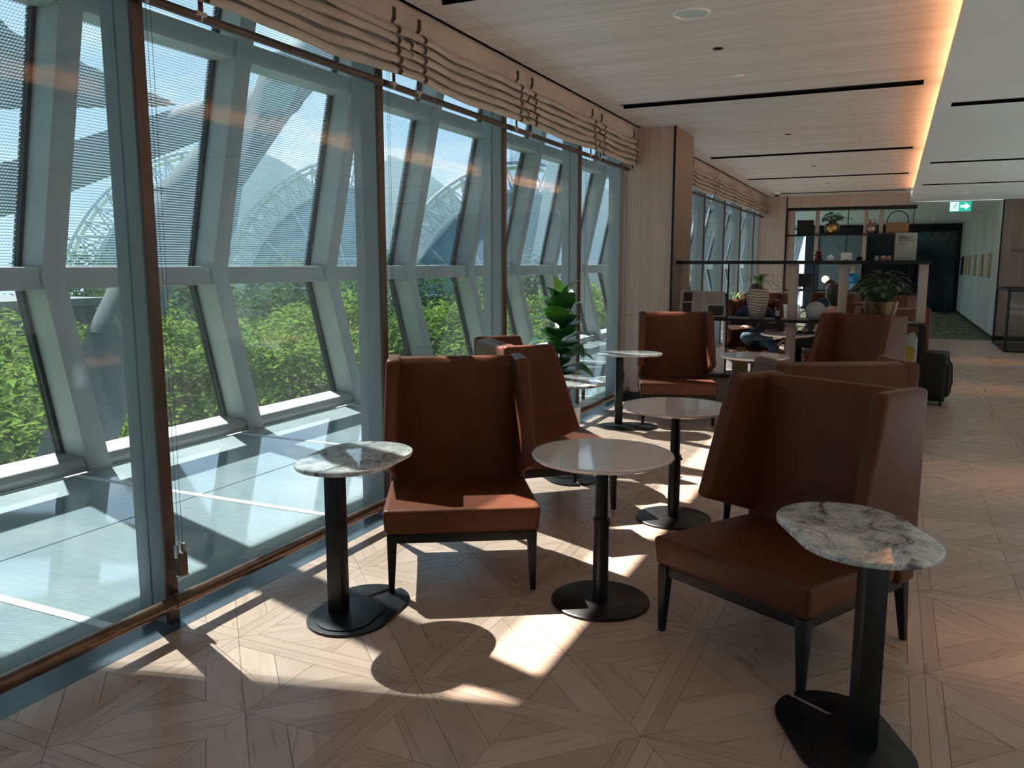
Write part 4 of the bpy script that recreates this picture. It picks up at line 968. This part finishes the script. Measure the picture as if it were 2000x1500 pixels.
def person(loc, rz, label, top, pants, arm, hairlen, legs, arms, lean=0.06, headturn=0.0, shoe='shoe'):
    t = thing('person', label, 'person', loc, rz)
    P = dict(pelvis=(0, 0.02, 0.50), waist=(0, 0.06+lean*0.4, 0.66), chest=(0, 0.08+lean, 0.86), neckb=(0, 0.07+lean, 0.99), neck=(0, 0.055+lean, 1.06), chin=(0, 0.02+lean, 1.10), skull=(0, 0.045+lean, 1.19), crown=(0, 0.055+lean, 1.245), nose=(0, -0.068+lean, 1.155))
    rad = dict(pelvis=(0.16, 0.115), waist=(0.14, 0.10), chest=(0.155, 0.105), neckb=(0.075, 0.06), neck=0.052, chin=0.062, skull=0.088, crown=0.062, nose=0.012)
    E = [('pelvis', 'waist'), ('waist', 'chest'), ('chest', 'neckb'), ('neckb', 'neck'), ('neck', 'chin'), ('chin', 'skull'), ('skull', 'crown'), ('chin', 'nose')]
    ex = MB()
    for sx, nm2 in ((-1, 'L'), (1, 'R')):
        hip, knee, ankle, toe = legs[nm2]; P['hip'+nm2], P['knee'+nm2], P['ankle'+nm2], P['toe'+nm2] = hip, knee, ankle, toe
        rad.update({'hip'+nm2: 0.090, 'knee'+nm2: 0.062, 'ankle'+nm2: 0.042, 'toe'+nm2: 0.036})
        E += [('pelvis', 'hip'+nm2), ('hip'+nm2, 'knee'+nm2), ('knee'+nm2, 'ankle'+nm2), ('ankle'+nm2, 'toe'+nm2)]
        sh, el, wr_, pa = arms[nm2]; P['sh'+nm2], P['el'+nm2], P['wr'+nm2], P['palm'+nm2] = sh, el, wr_, pa
        rad.update({'sh'+nm2: 0.062, 'el'+nm2: 0.042, 'wr'+nm2: 0.027, 'palm'+nm2: (0.034, 0.018)})
        E += [('chest', 'sh'+nm2), ('sh'+nm2, 'el'+nm2), ('el'+nm2, 'wr'+nm2), ('wr'+nm2, 'palm'+nm2)]
        fw = (Vector(pa)-Vector(wr_)); sd2 = fw.cross(Vector((0, 0, 1))); sd2 = sd2 if sd2.length > 1e-3 else Vector((1, 0, 0)); sd2 = sd2.normalized()*sx
        fingers(ex, wr_, fw, sd2, (0, 0, 1) if abs(fw.normalized().z) < 0.8 else (0, 1, 0))
    def colour(a, b):
        s_ = a+b
        if a.startswith('ankle'): return shoe
        if a.startswith(('hip', 'knee')) or b.startswith('hip'): return pants
        if a.startswith('el') : return arm
        if a.startswith('wr') or a in ('neck', 'chin', 'skull', 'neckb'): return 'skin'
        return top
    body = bake('body', E, P, rad, 'pelvis', t, colour, ex)
    hc = Vector((0, 0.06+lean, 1.175))
    m = MB(); n_, mm = 22, 14; rows = []
    for i in range(mm+1):
        th = PI*0.02+(PI*0.66)*i/mm; row = []
        for k in range(n_+1):
            a = 2*PI*k/n_; fr = max(0, -math.sin(a)); th2 = th*(1-0.52*fr**1.5)
            r = 0.112*(1+0.04*math.sin(9*a+i))
            z = hc.z+0.118*math.cos(th2) - hairlen*max(0, (i/mm-0.55))*2*(1-fr)
            row.append((hc.x+r*math.sin(th2)*math.cos(a)*0.90, hc.y+r*math.sin(th2)*math.sin(a), z))
        rows.append(row)
    m.grid(rows).build('hair', 'hair', t, smooth=80)
    m = MB()
    for sx in (-1, 1): m.ball((sx*0.034, -0.036+lean, 1.175), 0.011, 8, 6)
    m.build('eye', 'whitepot', t)
    MB().ball((0, -0.044+lean, 1.105), 0.014, 10, 6, (1.6, 0.6, 0.5)).build('mouth', 'pink', t)
    for sx in (-1, 1): MB().ball((sx*0.088, 0.045+lean, 1.165), 0.03, 10, 8, (0.35, 0.7, 1.0)).build('ear', 'skin', t)
    return t
sit = lambda sx: ((sx*0.10, -0.04, 0.50), (sx*0.13, -0.46, 0.50), (sx*0.13, -0.44, 0.05), (sx*0.14, -0.58, 0.005))
lap = lambda sx: ((sx*0.19, 0.12, 0.92), (sx*0.25, 0.02, 0.66), (sx*0.14, -0.20, 0.62), (sx*0.10, -0.27, 0.60))
# man in jeans, one ankle on the other knee
man_legs = {'R': ((0.10, -0.04, 0.50), (0.12, -0.45, 0.50), (0.12, -0.43, 0.05), (0.13, -0.57, 0.005)),
            'L': ((-0.10, -0.04, 0.51), (-0.26, -0.40, 0.60), (0.12, -0.47, 0.60), (0.24, -0.53, 0.62))}
man_arms = {'R': ((0.19, 0.16, 0.92), (0.30, 0.06, 0.68), (0.16, -0.18, 0.68), (0.10, -0.25, 0.68)), 'L': ((-0.19, 0.16, 0.92), (-0.36, 0.06, 0.68), (-0.20, -0.20, 0.71), (-0.13, -0.26, 0.71))}
person((-1.66, 11.69, 0.04), R(20), 'seated person in dark top and jeans, one ankle resting on the other knee', 'navycloth', 'denim', 'skin', 0.0, man_legs, man_arms, lean=0.10)
wl = {k: tuple((q[0], q[1], q[2]-(0.01 if i_ > 1 else 0)) for i_, q in enumerate(sit(v))) for k, v in (('L', -1), ('R', 1))}
wa = {'L': ((-0.17, 0.08, 0.95), (-0.25, -0.06, 0.68), (-0.16, -0.28, 0.78), (-0.13, -0.36, 0.79)), 'R': ((0.17, 0.08, 0.95), (0.25, -0.02, 0.66), (0.28, -0.24, 0.60), (0.29, -0.31, 0.56))}
person((-0.76, 11.64, 0.05), R(-112), 'seated person in a pink top with short dark hair beside the round drinks table', 'pinkcloth', 'blackcloth', 'skin', 0.12, wl, wa, lean=0.03)
pa_ = {'L': ((-0.19, 0.10, 0.92), (-0.26, -0.05, 0.72), (-0.12, -0.30, 0.77), (-0.09, -0.37, 0.77)), 'R': ((0.19, 0.10, 0.92), (0.26, -0.05, 0.72), (0.12, -0.30, 0.77), (0.09, -0.37, 0.77))}
person((-0.99, 15.08, 0.04), R(-20), 'seated person in a navy shirt behind the open laptop, far down the room', 'navycloth', 'blackcloth', 'navycloth', 0.0, {'L': sit(-1), 'R': sit(1)}, pa_, lean=0.04)
t = thing('laptop', 'open silver laptop on the far round table', 'laptop', (-1.40, 13.9, 0.728), R(160))
MB().box(-0.16, 0.16, -0.11, 0.11, 0, 0.015).build('keyboard_deck', 'laptop', t, bevel=0.004)
lid = MB().box(-0.16, 0.16, -0.004, 0.004, 0, 0.22).build('lid', 'laptop', t, bevel=0.003); lid.location = (0, 0.112, 0.016); lid.rotation_euler = (R(-15), 0, 0)
MB().ball((0, 0.0045, 0.115), 0.016, 12, 8, (1, 0.08, 1.15)).build('emblem', 'ink', lid)
t = thing('shoulder_bag', 'black bag with a white mark on the lap of the man in jeans', 'bag', (-1.46, 11.43, 0.73), R(20))
MB().prism([(-0.17, 0), (0.17, 0), (0.15, 0.13), (-0.13, 0.15)], 'y', -0.06, 0.06).build('body', 'blackcloth', t, bevel=0.02); MB().box(-0.02, 0.07, -0.064, -0.0605, 0.085, 0.105).build('printed_mark', 'greyball', t, smooth=0)
# drinks on the table behind the shelf
t = thing('drink_glass', 'tall iced drink in a clear glass on the round drinks table', 'glass', (-1.06, 10.70, 0.728))
MB().lathe([(0, 0), (0.03, 0), (0.036, 0.13), (0.034, 0.13), (0.028, 0.006), (0, 0.006)], n=20).build('tumbler', 'gl_clear', t); MB().lathe([(0, 0.007), (0.028, 0.007), (0.032, 0.09), (0, 0.09)], n=16).build('drink', 'red', t)
t = thing('serving_tray', 'wooden tray with a dark rim on the round drinks table', 'tray', (-0.99, 10.93, 0.728), R(10))
MB().box(-0.13, 0.13, -0.09, 0.09, 0, 0.012).build('board', 'oak', t, bevel=0.003); m = MB(); m.box(-0.135, 0.135, -0.095, -0.088, 0, 0.03); m.box(-0.135, 0.135, 0.088, 0.095, 0, 0.03); m.build('rim', 'blackwood', t, smooth=0)
t = thing('pink_cup', 'small pink cup standing on the wooden tray', 'cup', (-0.97, 10.93, 0.741))
MB().lathe([(0, 0), (0.025, 0), (0.034, 0.05), (0.031, 0.05), (0.024, 0.006), (0, 0.006)], n=20).build('bowl', 'pink', t); MB().tube([(0.031, 0, 0.04), (0.05, 0, 0.03), (0.03, 0, 0.015)], 0.004, 6).build('handle', 'pink', t)
bt = [(-1.02, 13.95, 0.15, 'black', 'black condiment bottle on the far laptop table'), (-0.96, 13.82, 0.17, 'brass', 'brass coloured bottle on the far laptop table')]
for x, y, h_, mt, lb in bt:
    t = thing('bottle', lb, 'bottle', (x, y, 0.728), group='bottles on the far table')
    MB().lathe([(0, 0), (0.026, 0), (0.028, h_*0.55), (0.012, h_*0.75), (0.011, h_), (0, h_)], n=18).build('body', mt, t); MB().lathe([(0, h_), (0.013, h_), (0.013, h_+0.018), (0, h_+0.018)], n=14).build('cap', 'metal', t)

# ------------------------------------------------------------------ luggage by the shelf end
t = thing('suitcase', 'black cabin suitcase with its pull handle up, at the end of the open shelf', 'suitcase', (0.52, 10.55, 0), R(-8))
MB().box(-0.16, 0.12, -0.22, 0.22, 0.05, 0.60).build('body', 'blackcloth', t, bevel=0.05, seg=4)
MB().box(-0.06, 0.16, -0.17, 0.15, 0.10, 0.48).build('front_pocket', 'blackcloth', t, bevel=0.04, seg=3)
m = MB(); m.tube([(-0.13, -0.12, 0.59), (-0.13, -0.12, 1.02), (-0.13, 0.12, 1.02), (-0.13, 0.12, 0.59)], 0.010, 8); m.build('pull_handle', 'black', t)
m = MB(); m.tube([(0.12, -0.1, 0.55), (0.17, -0.1, 0.45), (0.18, -0.1, 0.25), (0.13, -0.1, 0.12)], 0.008, 6); m.build('strap', 'blackcloth', t)
for sx in (-0.12, 0.08):
    for sy in (-0.17, 0.17): MB().lathe([(0, -0.012), (0.025, -0.012), (0.025, 0.012), (0, 0.012)], (0, 0, 0), 14).move(Matrix.Translation((sx, sy, 0.026)) @ Matrix.Rotation(PI/2, 4, 'Y')).build('wheel', 'black', t)
t = thing('carrier_bag', 'pale bag with a yellow patch standing behind the tan chair and the shelf leg', 'bag', (0.20, 10.05, 0.0), R(8))
MB().prism([(-0.10, 0), (0.10, 0), (0.12, 0.72), (0.05, 0.86), (-0.08, 0.76)], 'y', -0.05, 0.05).build('body', 'bag', t, bevel=0.02); MB().prism([(-0.07, 0.5), (0.05, 0.5), (0.07, 0.68), (-0.03, 0.72)], 'y', -0.054, -0.0505).build('yellow_patch', 'yellow', t, smooth=0)

# ------------------------------------------------------------------ ceiling fittings
def speaker(x, y, lb):
    t = thing('ceiling_speaker', lb, 'speaker', (x, y, ZC))
    MB().lathe([(0.098, -0.001), (0.118, -0.001), (0.118, -0.006), (0.112, -0.010), (0.100, -0.010), (0.098, -0.001)], n=48).build('rim', 'whitepot', t)
    MB().lathe([(0, -0.007), (0.06, -0.006), (0.099, -0.003), (0.099, -0.001), (0, -0.001)], n=48).build('grille', 'lens', t)
speaker(-1.215, 5.25, 'round white ceiling speaker, the near and larger one'); speaker(-1.24, 13.1, 'round white ceiling speaker, the far and smaller looking one')
for k, y in enumerate((6.16, 10.46, 14.0, 17.0)):
    t = thing('ceiling_spotlight', 'small dark recessed spotlight in the wood ceiling, ' + ['first and nearest', 'second from the front', 'third from the front', 'fourth and farthest'][k], 'spotlight', (-1.225, y, ZC), group='dark recessed spotlights')
    MB().lathe([(0.028, -0.001), (0.038, -0.001), (0.038, -0.005), (0.028, -0.005), (0.028, -0.001)], n=28).build('rim', 'bronze2', t); MB().lathe([(0, -0.002), (0.028, -0.002), (0.028, -0.0005), (0, -0.0005)], n=28).build('lamp_well', 'darkvoid', t)
for k, y in enumerate((7.08, 11.38, 14.9, 18.3)):
    t = thing('ceiling_sprinkler_cover', 'small white round cover plate in the wood ceiling, ' + ['first and nearest', 'second from the front', 'third from the front', 'fourth and farthest'][k], 'ceiling cover', (-1.24, y, ZC), group='white cover plates')
    MB().lathe([(0, -0.012), (0.04, -0.012), (0.048, -0.008), (0.048, -0.0005), (0, -0.0005)], n=32).build('plate', 'whitepot', t)
t = thing('dome_camera', 'small white dome camera at the far left of the wood ceiling', 'camera', (-2.36, 18.7, ZC))
MB().lathe([(0, -0.05), (0.07, -0.05), (0.075, 0.0), (0, 0.0)], n=28).build('housing', 'whitepot', t); MB().ball((0, 0, -0.05), 0.052, 20, 10, (1, 1, 0.9)).build('dome', 'black', t)
for x, y, lb in ((1.09, 17.3, 'white smoke detector before the exit sign'), (1.03, 27.6, 'white smoke detector beyond the exit sign, near the dark end wall')):
    t = thing('smoke_detector', lb, 'smoke detector', (x, y, ZW), group='smoke detectors')
    MB().lathe([(0, -0.07), (0.05, -0.07), (0.062, -0.055), (0.062, -0.03), (0.05, -0.025), (0.085, -0.02), (0.09, 0), (0, 0)], n=28).build('body', 'whitepot', t)
t = thing('exit_sign', 'hanging green exit sign with a running figure and a white arrow', 'sign', (1.24, 20.5, 2.72))
MB().box(-0.205, 0.205, -0.015, 0.015, 0, 0.215).build('panel', 'exitgreen', t, smooth=0)
MB().box(-0.21, 0.21, -0.02, 0.02, 0.215, 0.235).build('top_rail', 'metal', t, smooth=0)
m = MB(); m.prism([(0.0, 0.08), (0.09, 0.08), (0.09, 0.03), (0.185, 0.108), (0.09, 0.185), (0.09, 0.135), (0.0, 0.135)], 'y', -0.018, -0.0155); m.build('arrow', 'exitwhite', t, smooth=0)
m = MB(); m.box(-0.195, -0.03, -0.0175, -0.0152, 0.012, 0.203); pnl = m.build('white_field', 'exitwhite', t, smooth=0)
m = MB(); y_ = -0.0185
m.ball((-0.085, y_, 0.165), 0.017, 12, 8, (1, 0.1, 1))
for a, b, w_ in (((-0.095, 0.145), (-0.12, 0.085), 0.013), ((-0.12, 0.085), (-0.075, 0.07), 0.011), ((-0.075, 0.07), (-0.075, 0.03), 0.010), ((-0.12, 0.085), (-0.14, 0.045), 0.011), ((-0.14, 0.045), (-0.18, 0.045), 0.009), ((-0.098, 0.14), (-0.06, 0.11), 0.009), ((-0.06, 0.11), (-0.04, 0.125), 0.008), ((-0.10, 0.138), (-0.14, 0.125), 0.009), ((-0.14, 0.125), (-0.15, 0.095), 0.008)):
    m.tube([(a[0], y_, a[1]), (b[0], y_, b[1])], w_*0.75, 6)
m.build('running_figure', 'exitgreen', t, smooth=0)

# ------------------------------------------------------------------ wall pictures, stanchion, framed stand
for k, y in enumerate((21.45, 23.15, 25.1, 26.9, 28.2)):
    t = thing('picture', 'narrow oak framed picture on the grey wall, ' + ['nearest of the row', 'second of the row', 'middle of the row', 'fourth of the row', 'fifth of the row'][k], 'picture', (2.0, y, 1.28), group='oak framed pictures on the grey wall')
    MB().box(-0.055, -0.002, 0, 0.03, 0, 0.55).build('side_frame', 'oak', t, smooth=0); MB().box(-0.055, -0.002, 0.39, 0.42, 0, 0.55).build('side_frame', 'oak', t, smooth=0)
    MB().box(-0.055, -0.002, 0.03, 0.39, 0.52, 0.55).build('top_frame', 'oak', t, smooth=0); MB().box(-0.055, -0.002, 0.03, 0.39, 0, 0.03).build('bottom_frame', 'oak', t, smooth=0)
    MB().box(-0.045, -0.004, 0.03, 0.39, 0.03, 0.52).build('print', 'artcream', t, smooth=0)
t = thing('picture', 'dark framed picture at the far end of the row on the grey wall', 'picture', (2.0, 29.5, 1.25), group='oak framed pictures on the grey wall')
MB().box(-0.055, -0.002, 0, 0.40, 0, 0.57).build('frame', 'black', t, smooth=0); MB().box(-0.058, -0.0555, 0.03, 0.37, 0.03, 0.54).build('print', 'navy', t, smooth=0)
for k, (x, lb) in enumerate(((1.62, 'black stanchion post before the dark end wall'), (0.1, 'black stanchion post hidden behind the shelf plant'))):
    t = thing('stanchion', lb, 'stanchion', (x, 30.0, 0.002), group='belt stanchions at the end wall')
    MB().lathe([(0, 0), (0.17, 0), (0.17, 0.015), (0.03, 0.03), (0.03, 0.95), (0.04, 0.95), (0.04, 1.02), (0, 1.02)], n=24).build('post', 'black', t)
    if k == 0: MB().box(-1.49, -0.042, -0.003, 0.003, 0.94, 0.99).build('belt', 'navycloth', t, smooth=0)
t = thing('framed_stand', 'black metal framed stand with a glass panel before the wood wall', 'stand', (1.92, 17.3, 0))
m = MB(); b_ = 0.022
m.box(0, 2.2, -b_, b_, 1.10, 1.14); m.box(0, 2.2, 1.95-b_, 1.95+b_, 1.10, 1.14); m.box(0, 2*b_, -b_, b_, 0.03, 1.10); m.box(0, 2*b_, 1.95-b_, 1.95+b_, 0.03, 1.10); m.box(0, 2*b_, b_, 1.95-b_, 1.10, 1.14); m.box(2.2-2*b_, 2.2, -b_, b_, 0.03, 1.10)
m.build('frame', 'black', t, smooth=0)
MB().box(0, 2.2, -b_, 1.95, 0.0, 0.03).build('base_plate', 'black', t, smooth=0); MB().box(2*b_, 2.15, -0.004, 0.004, 0.031, 1.099).build('pane', 'gl_clear', t, smooth=0)

t = thing('tape_mark', 'pair of small blue tape pieces high on the last pane before the near wood pillar', 'tape', (-2.9435, 8.9, 2.78))
MB().box(0, 0.0015, -0.17, -0.03, -0.012, 0.028).build('tape_piece', 'bluetape', t, smooth=0)
MB().box(0, 0.0015, 0.0, 0.20, -0.004, 0.036).build('tape_piece', 'bluetape', t, smooth=0)
# ------------------------------------------------------------------ outside: lawn, giant tubes, trusses, trees
g0 = MB().box(-160, -6.4, -60, 160, -5.3, -5.0).build('ground', 'grass', smooth=0); tag(g0, kind='structure')
def vee(name, pts, r, label, cat='tube', mat='tube', n=28, base=True):
    b0 = Vector(pts[0]); t = thing(name, label, cat, tuple(b0))
    L = [tuple(Vector(p)-b0) for p in pts]
    MB().tube(L, r, n).build('shaft', mat, t, smooth=50)
    m = MB()
    for k in range(1, len(L)-1):
        d = (Vector(L[k+1])-Vector(L[k-1])).normalized(); c = Vector(L[k]); rr = r[k] if isinstance(r, list) else r
        m.tube([c-d*0.05, c+d*0.05], rr+0.02, n)
    m.build('joint_ring', mat, t, smooth=50)
    return t
vee('tube_strut', [(-9.0, 4.2, -5.0), (-9, 6.75, -0.62), (-9, 7.42, 0.60), (-9, 8.55, 2.42), (-9, 10.75, 4.30), (-9, 12.6, 5.9), (-9, 16, 8.8)], [0.42, 0.40, 0.38, 0.34, 0.36, 0.37, 0.38], 'giant grey tube strut leaning right across the near windows', 'strut')
vee('tube_beam', [(-12.2, 13.0, 4.62), (-12.2, 8.4, 2.75), (-12.2, 4.0, 1.3), (-12.2, -2.0, -0.6)], [0.33, 0.36, 0.40, 0.42], 'thick grey tube beam sloping down left behind the near windows', 'beam')
t = thing('canopy_wing', 'grey pointed canopy wing above the tube beam outside the near windows', 'canopy', (-12.6, 11.9, 4.55))
P = [(0, 0), (-3.2, 0.55), (-4.0, 1.25), (-7.5, 2.3), (-12, 3.0), (-12, -2.0), (-7.5, -1.9), (-4.2, -0.75)]
MB().prism(P, 'x', -0.25, 0.25).build('skin', 'tube', t, bevel=0.05)
m = MB()
for (a, b) in (((-0.3, 0.0), (-12, 1.0)), ((-3.2, 0.45), (-12, 2.5)), ((-4.2, -0.6), (-12, -1.2))): m.tube([(0.26, *a), (0.26, *b)], 0.06, 8)
m.build('seam_rib', 'tube', t)
t = thing('window_hood', 'dark hood with green glass panes fixed under the leaning tube strut', 'hood', (-8.66, 9.0, 2.5))
MB().prism([(0.06, 0.10), (1.95, 2.05), (1.85, 2.27), (1.05, 2.20), (0.18, 0.45)], 'x', 0.0, 0.30).build('shell', 'tube', t, bevel=0.015)
MB().prism([(0.514, 1.255), (1.102, 1.350), (1.420, 1.790), (0.656, 1.646)], 'x', 0.301, 0.315).build('pane', 'greenpane', t, smooth=0)
MB().prism([(0.191, 0.572), (0.377, 0.593), (1.029, 1.272), (0.489, 1.187)], 'x', 0.301, 0.315).build('pane', 'darkteal', t, smooth=0)
MB().prism([(0.682, 1.721), (1.435, 1.845), (1.492, 1.990), (0.734, 1.873)], 'x', 0.301, 0.315).build('pane', 'darkteal', t, smooth=0)
# arched halls far across the lawn
def bay(cx, cy, a, hgt, zb, label):
    n_ = Vector((-cx, -cy, 0)).normalized(); s_ = Vector((-n_.y, n_.x, 0))     # front normal, span direction
    t = thing('arched_hall', label, 'building', (cx, cy, zb), group='arched halls across the lawn')
    def pt(ang, k=1.0, d=0.0):
        q = s_*(a*k*math.cos(ang)) - n_*d; return (q.x, q.y, hgt*k*math.sin(ang))
    N = 30
    for k_, nm2 in ((1.0, 'outer_chord'), (0.84, 'inner_chord')):
        MB().tube([pt(PI*i/N, k_) for i in range(N+1)], 0.15, 8).build(nm2, 'truss', t)
    m = MB()
    for i in range(N):
        m.tube([pt(PI*i/N), pt(PI*(i+0.5)/N, 0.84, 0.6)], 0.07, 6); m.tube([pt(PI*(i+0.5)/N, 0.84, 0.6), pt(PI*(i+1)/N)], 0.07, 6); m.tube([pt(PI*i/N), pt(PI*i/N, 0.84)], 0.08, 5)
        m.tube([pt(PI*i/N, 0.84), pt(PI*(i+1)/N, 1.0)], 0.07, 5)
    m.build('web_tube', 'truss', t)
    m = MB()
    for i in range(1, 9): m.tube([pt(PI*(0.08+0.1*i), 0.83, 0.3), (0, 0, 0.0)], 0.08, 5)
    for f in (0.25, 0.42): m.tube([tuple(s_*(-a*0.78))[:2]+(hgt*f,), tuple(s_*(a*0.78))[:2]+(hgt*f,)], 0.09, 5)
    m.build('brace', 'truss', t)
    rows = [[pt(PI*i/N, 1.0-0.02*(d > 0)+0.004*d, d) for i in range(N+1)] for d in (0.5, 3, 5)]
    MB().grid(rows).build('membrane_roof', 'membrane', t, smooth=70)
    m = MB(); vs = [pt(PI*i/N, 0.84, 1.6) for i in range(N+1)]; m.add(vs, [tuple(range(N+1))]); v2 = [pt(PI*i/N, 0.84, 1.8) for i in range(N+1)]; m.add(v2, [tuple(range(N, -1, -1))])
    m.build('glass_front', 'blueglass', t, smooth=0)
    m = MB(); rows = [[tuple(Vector(pt(PI*i/N, 1.0*f, -0.9*(f > 0.5)-0.3)) + Vector((0, 0, 0.3))) for i in range(0, 14)] for f in (1.02, 0.8, 0.5, 0.2)]
    m.grid(rows).build('membrane_shell', 'membrane', t, smooth=70)
bay(-59.2, 61.0, 14.4, 16.2, -4.0, 'arched lattice hall with white shell, seen through the panes left of the second mullion')
bay(-40.9, 58.0, 11.9, 14.2, -4.0, 'arched lattice hall with white shell, seen around the second mullion')
bay(-25.5, 56.5, 10.5, 13.0, -4.0, 'arched lattice hall with white shell, seen around the third mullion')
t = thing('dark_block', 'dark low block behind the trees at the left edge', 'building', (-31, 19.3, -5))
MB().box(-3, 3, -3, 3, 0, 5.0).build('body', 'navy', t, smooth=0); MB().box(-3.2, 3.2, -3.2, 3.2, 5.01, 5.3).build('roof_edge', 'tube', t, smooth=0)
# trees
def make_tree(seed, mat, label, flat):
    g = random.Random(seed); t = thing('tree', label, 'tree')
    tr = MB(); tr.tube([(0, 0, 0), (0.06, 0.02, 0.8), (-0.03, 0.05, 1.7)], [0.24, 0.17, 0.15], 10); cl = []
    for k in range(34):
        a = k*2.4; q = math.sqrt((k+0.5)/34); r = 3.5*q
        z = 2.0+3.3*(1-q*q*0.75)*g.uniform(0.30, 1.0) if flat else 1.6+4.2*g.random()*(1-0.5*q*q)
        cl.append((r*math.cos(a), r*math.sin(a), z))
    for c in cl[::2]:
        c = Vector(c); mid = Vector((c.x*0.35, c.y*0.35, 1.7+(c.z-1.7)*0.45)); tr.tube([(-0.03, 0.05, 1.5), mid, c], [0.10, 0.06, 0.02], 6)
    tr.build('trunk', 'bark', t)
    vs, fs = [], []
    for c in cl:
        for _ in range(240):
            a = g.uniform(0, 2*PI); r = 1.25*math.sqrt(g.random()); p = Vector((c[0]+r*math.cos(a), c[1]+r*math.sin(a), c[2]+g.gauss(0, 0.22 if flat else 0.42)-0.12*r*r))
            d = Vector((g.gauss(0, 1), g.gauss(0, 1), g.gauss(0, 0.45))).normalized(); u = Vector((g.gauss(0, 0.6), g.gauss(0, 0.6), 1)).normalized(); s_ = d.cross(u).normalized()
            L = g.uniform(0.10, 0.19); w_ = L*0.42; o = len(vs); u2 = s_.cross(d)
            vs += [tuple(p-d*L), tuple(p-s_*w_+u2*0.02), tuple(p+d*L), tuple(p+s_*w_+u2*0.02)]; fs.append((o, o+1, o+2, o+3))
    m = MB(); m.v = vs; m.f = fs; o = m.build('crown', mat, t, smooth=0); tag(o, kind='stuff')
    return t
pa = make_tree(1, 'leafA', '', True); pb = make_tree(2, 'leafB', '', False); pc = make_tree(4, 'leafA', '', True)
TR = [  # proto, x, y, scale, rot, label
    (pa, -15.7, 10.7, 0.90, 0.3, 'bright green tree nearest the glass, at the left edge of the near windows'),
    (pc, -23.0, 15.5, 1.05, 1.3, 'bright green tree behind the nearest one at the left edge of the windows'),
    (pa, -20.0, 18.2, 1.0, 2.3, 'bright green tree behind the mullion nearest the camera'),
    (pc, -19.2, 22.8, 0.95, 0.8, 'spreading bright green tree in the wide pane left of the second mullion'),
    (pc, -22.5, 30.5, 1.08, 3.9, 'bright green tree just left of the second mullion'),
    (pa, -17.0, 32.5, 1.0, 5.0, 'bright green tree just right of the second mullion'),
    (pa, -15.5, 40.5, 1.05, 4.0, 'bright green tree between the third and fourth mullions, behind the fig plant'),
    (pc, -14.2, 47.5, 1.08, 2.0, 'bright green tree behind the fourth mullion near the wood pillar'),
    (pb, -29.5, 28.0, 1.14, 1.2, 'deep green tall tree far behind the mullion nearest the camera'),
    (pb, -28.5, 35.5, 1.16, 2.2, 'deep green tall tree at the back of the wide pane left of the second mullion'),
    (pb, -27.0, 42.5, 1.18, 3.2, 'deep green tall tree at the back, just right of the second mullion'),
    (pb, -22.5, 49.0, 1.2, 4.2, 'deep green tall tree at the back, behind the third mullion'),
    (pb, -37.0, 29.0, 1.2, 5.2, 'deep green tall tree at the back, beside the dark low block'),
]
seen = set()
for pr_, x, y, s_, rz, lb in TR:
    if pr_.name in seen: dup(pr_, (x, y, -5.0), rz, lb, 'trees on the lawn outside', (s_, s_, s_))
    else:
        seen.add(pr_.name); pr_.location = (x, y, -5.0); pr_.rotation_euler = (0, 0, rz); pr_['label'] = lb; pr_['group'] = 'trees on the lawn outside'; pr_.scale = (s_, s_, s_)
# ------------------------------------------------------------------ added lamps, unseen, beyond the right edge of the view
for k, (x, y, tx, ty) in enumerate(((3.0, 12.3, 1.15, 12.0), (2.7, 7.2, 0.95, 6.95), (2.2, 4.0, 0.85, 3.8), (3.4, 16.0, 1.5, 15.5))):  # added spots, out of view, make the warm pools on the floor
    t = thing('added_lamp', 'added warm spot for the floor pools, unseen, ' + ['third from the front', 'second from the front', 'nearest', 'farthest'][k], 'spotlight', (x, y, ZW), group='added warm spots for the floor pools')
    MB().lathe([(0.035, -0.001), (0.05, -0.001), (0.05, -0.006), (0.035, -0.006), (0.035, -0.001)], n=24).build('rim', 'metal', t)
    ld = bpy.data.lights.new('lamp', 'SPOT'); ld.energy = 24; ld.color = (1.0, 0.50, 0.22); ld.spot_size = R(28); ld.spot_blend = 1.0; ld.shadow_soft_size = 0.04
    lo = bpy.data.objects.new('lamp', ld); COL.objects.link(lo); lo.parent = t; lo.location = (0, 0, -0.02)
    lo.rotation_euler = Vector((tx-x, ty-y, -ZW)).to_track_quat('-Z', 'Y').to_euler()

DL = [((4.2, 5.1)[k % 2], -2.0+5.0*(k//2), 'added neutral fill light, unseen, right of the walkway', 'added neutral fill lights beyond the walkway') for k in range(10)]
for x, y, lb, gr in DL:  # added fill lights, out of view, to brighten the room
    zc = ZC if x < 0 else ZW
    t = thing('added_lamp', lb, 'spotlight', (x, y, zc), group=gr)
    MB().lathe([(0.05, -0.001), (0.07, -0.001), (0.07, -0.006), (0.05, -0.006), (0.05, -0.001)], n=24).build('rim', 'metal', t)
    ld = bpy.data.lights.new('lamp', 'SPOT'); ld.energy = 165; ld.color = (0.88, 0.96, 1.0); ld.spot_size = R(64); ld.spot_blend = 0.6; ld.shadow_soft_size = 0.06
    lo = bpy.data.objects.new('lamp', ld); COL.objects.link(lo); lo.parent = t; lo.location = (0, 0, -0.02)
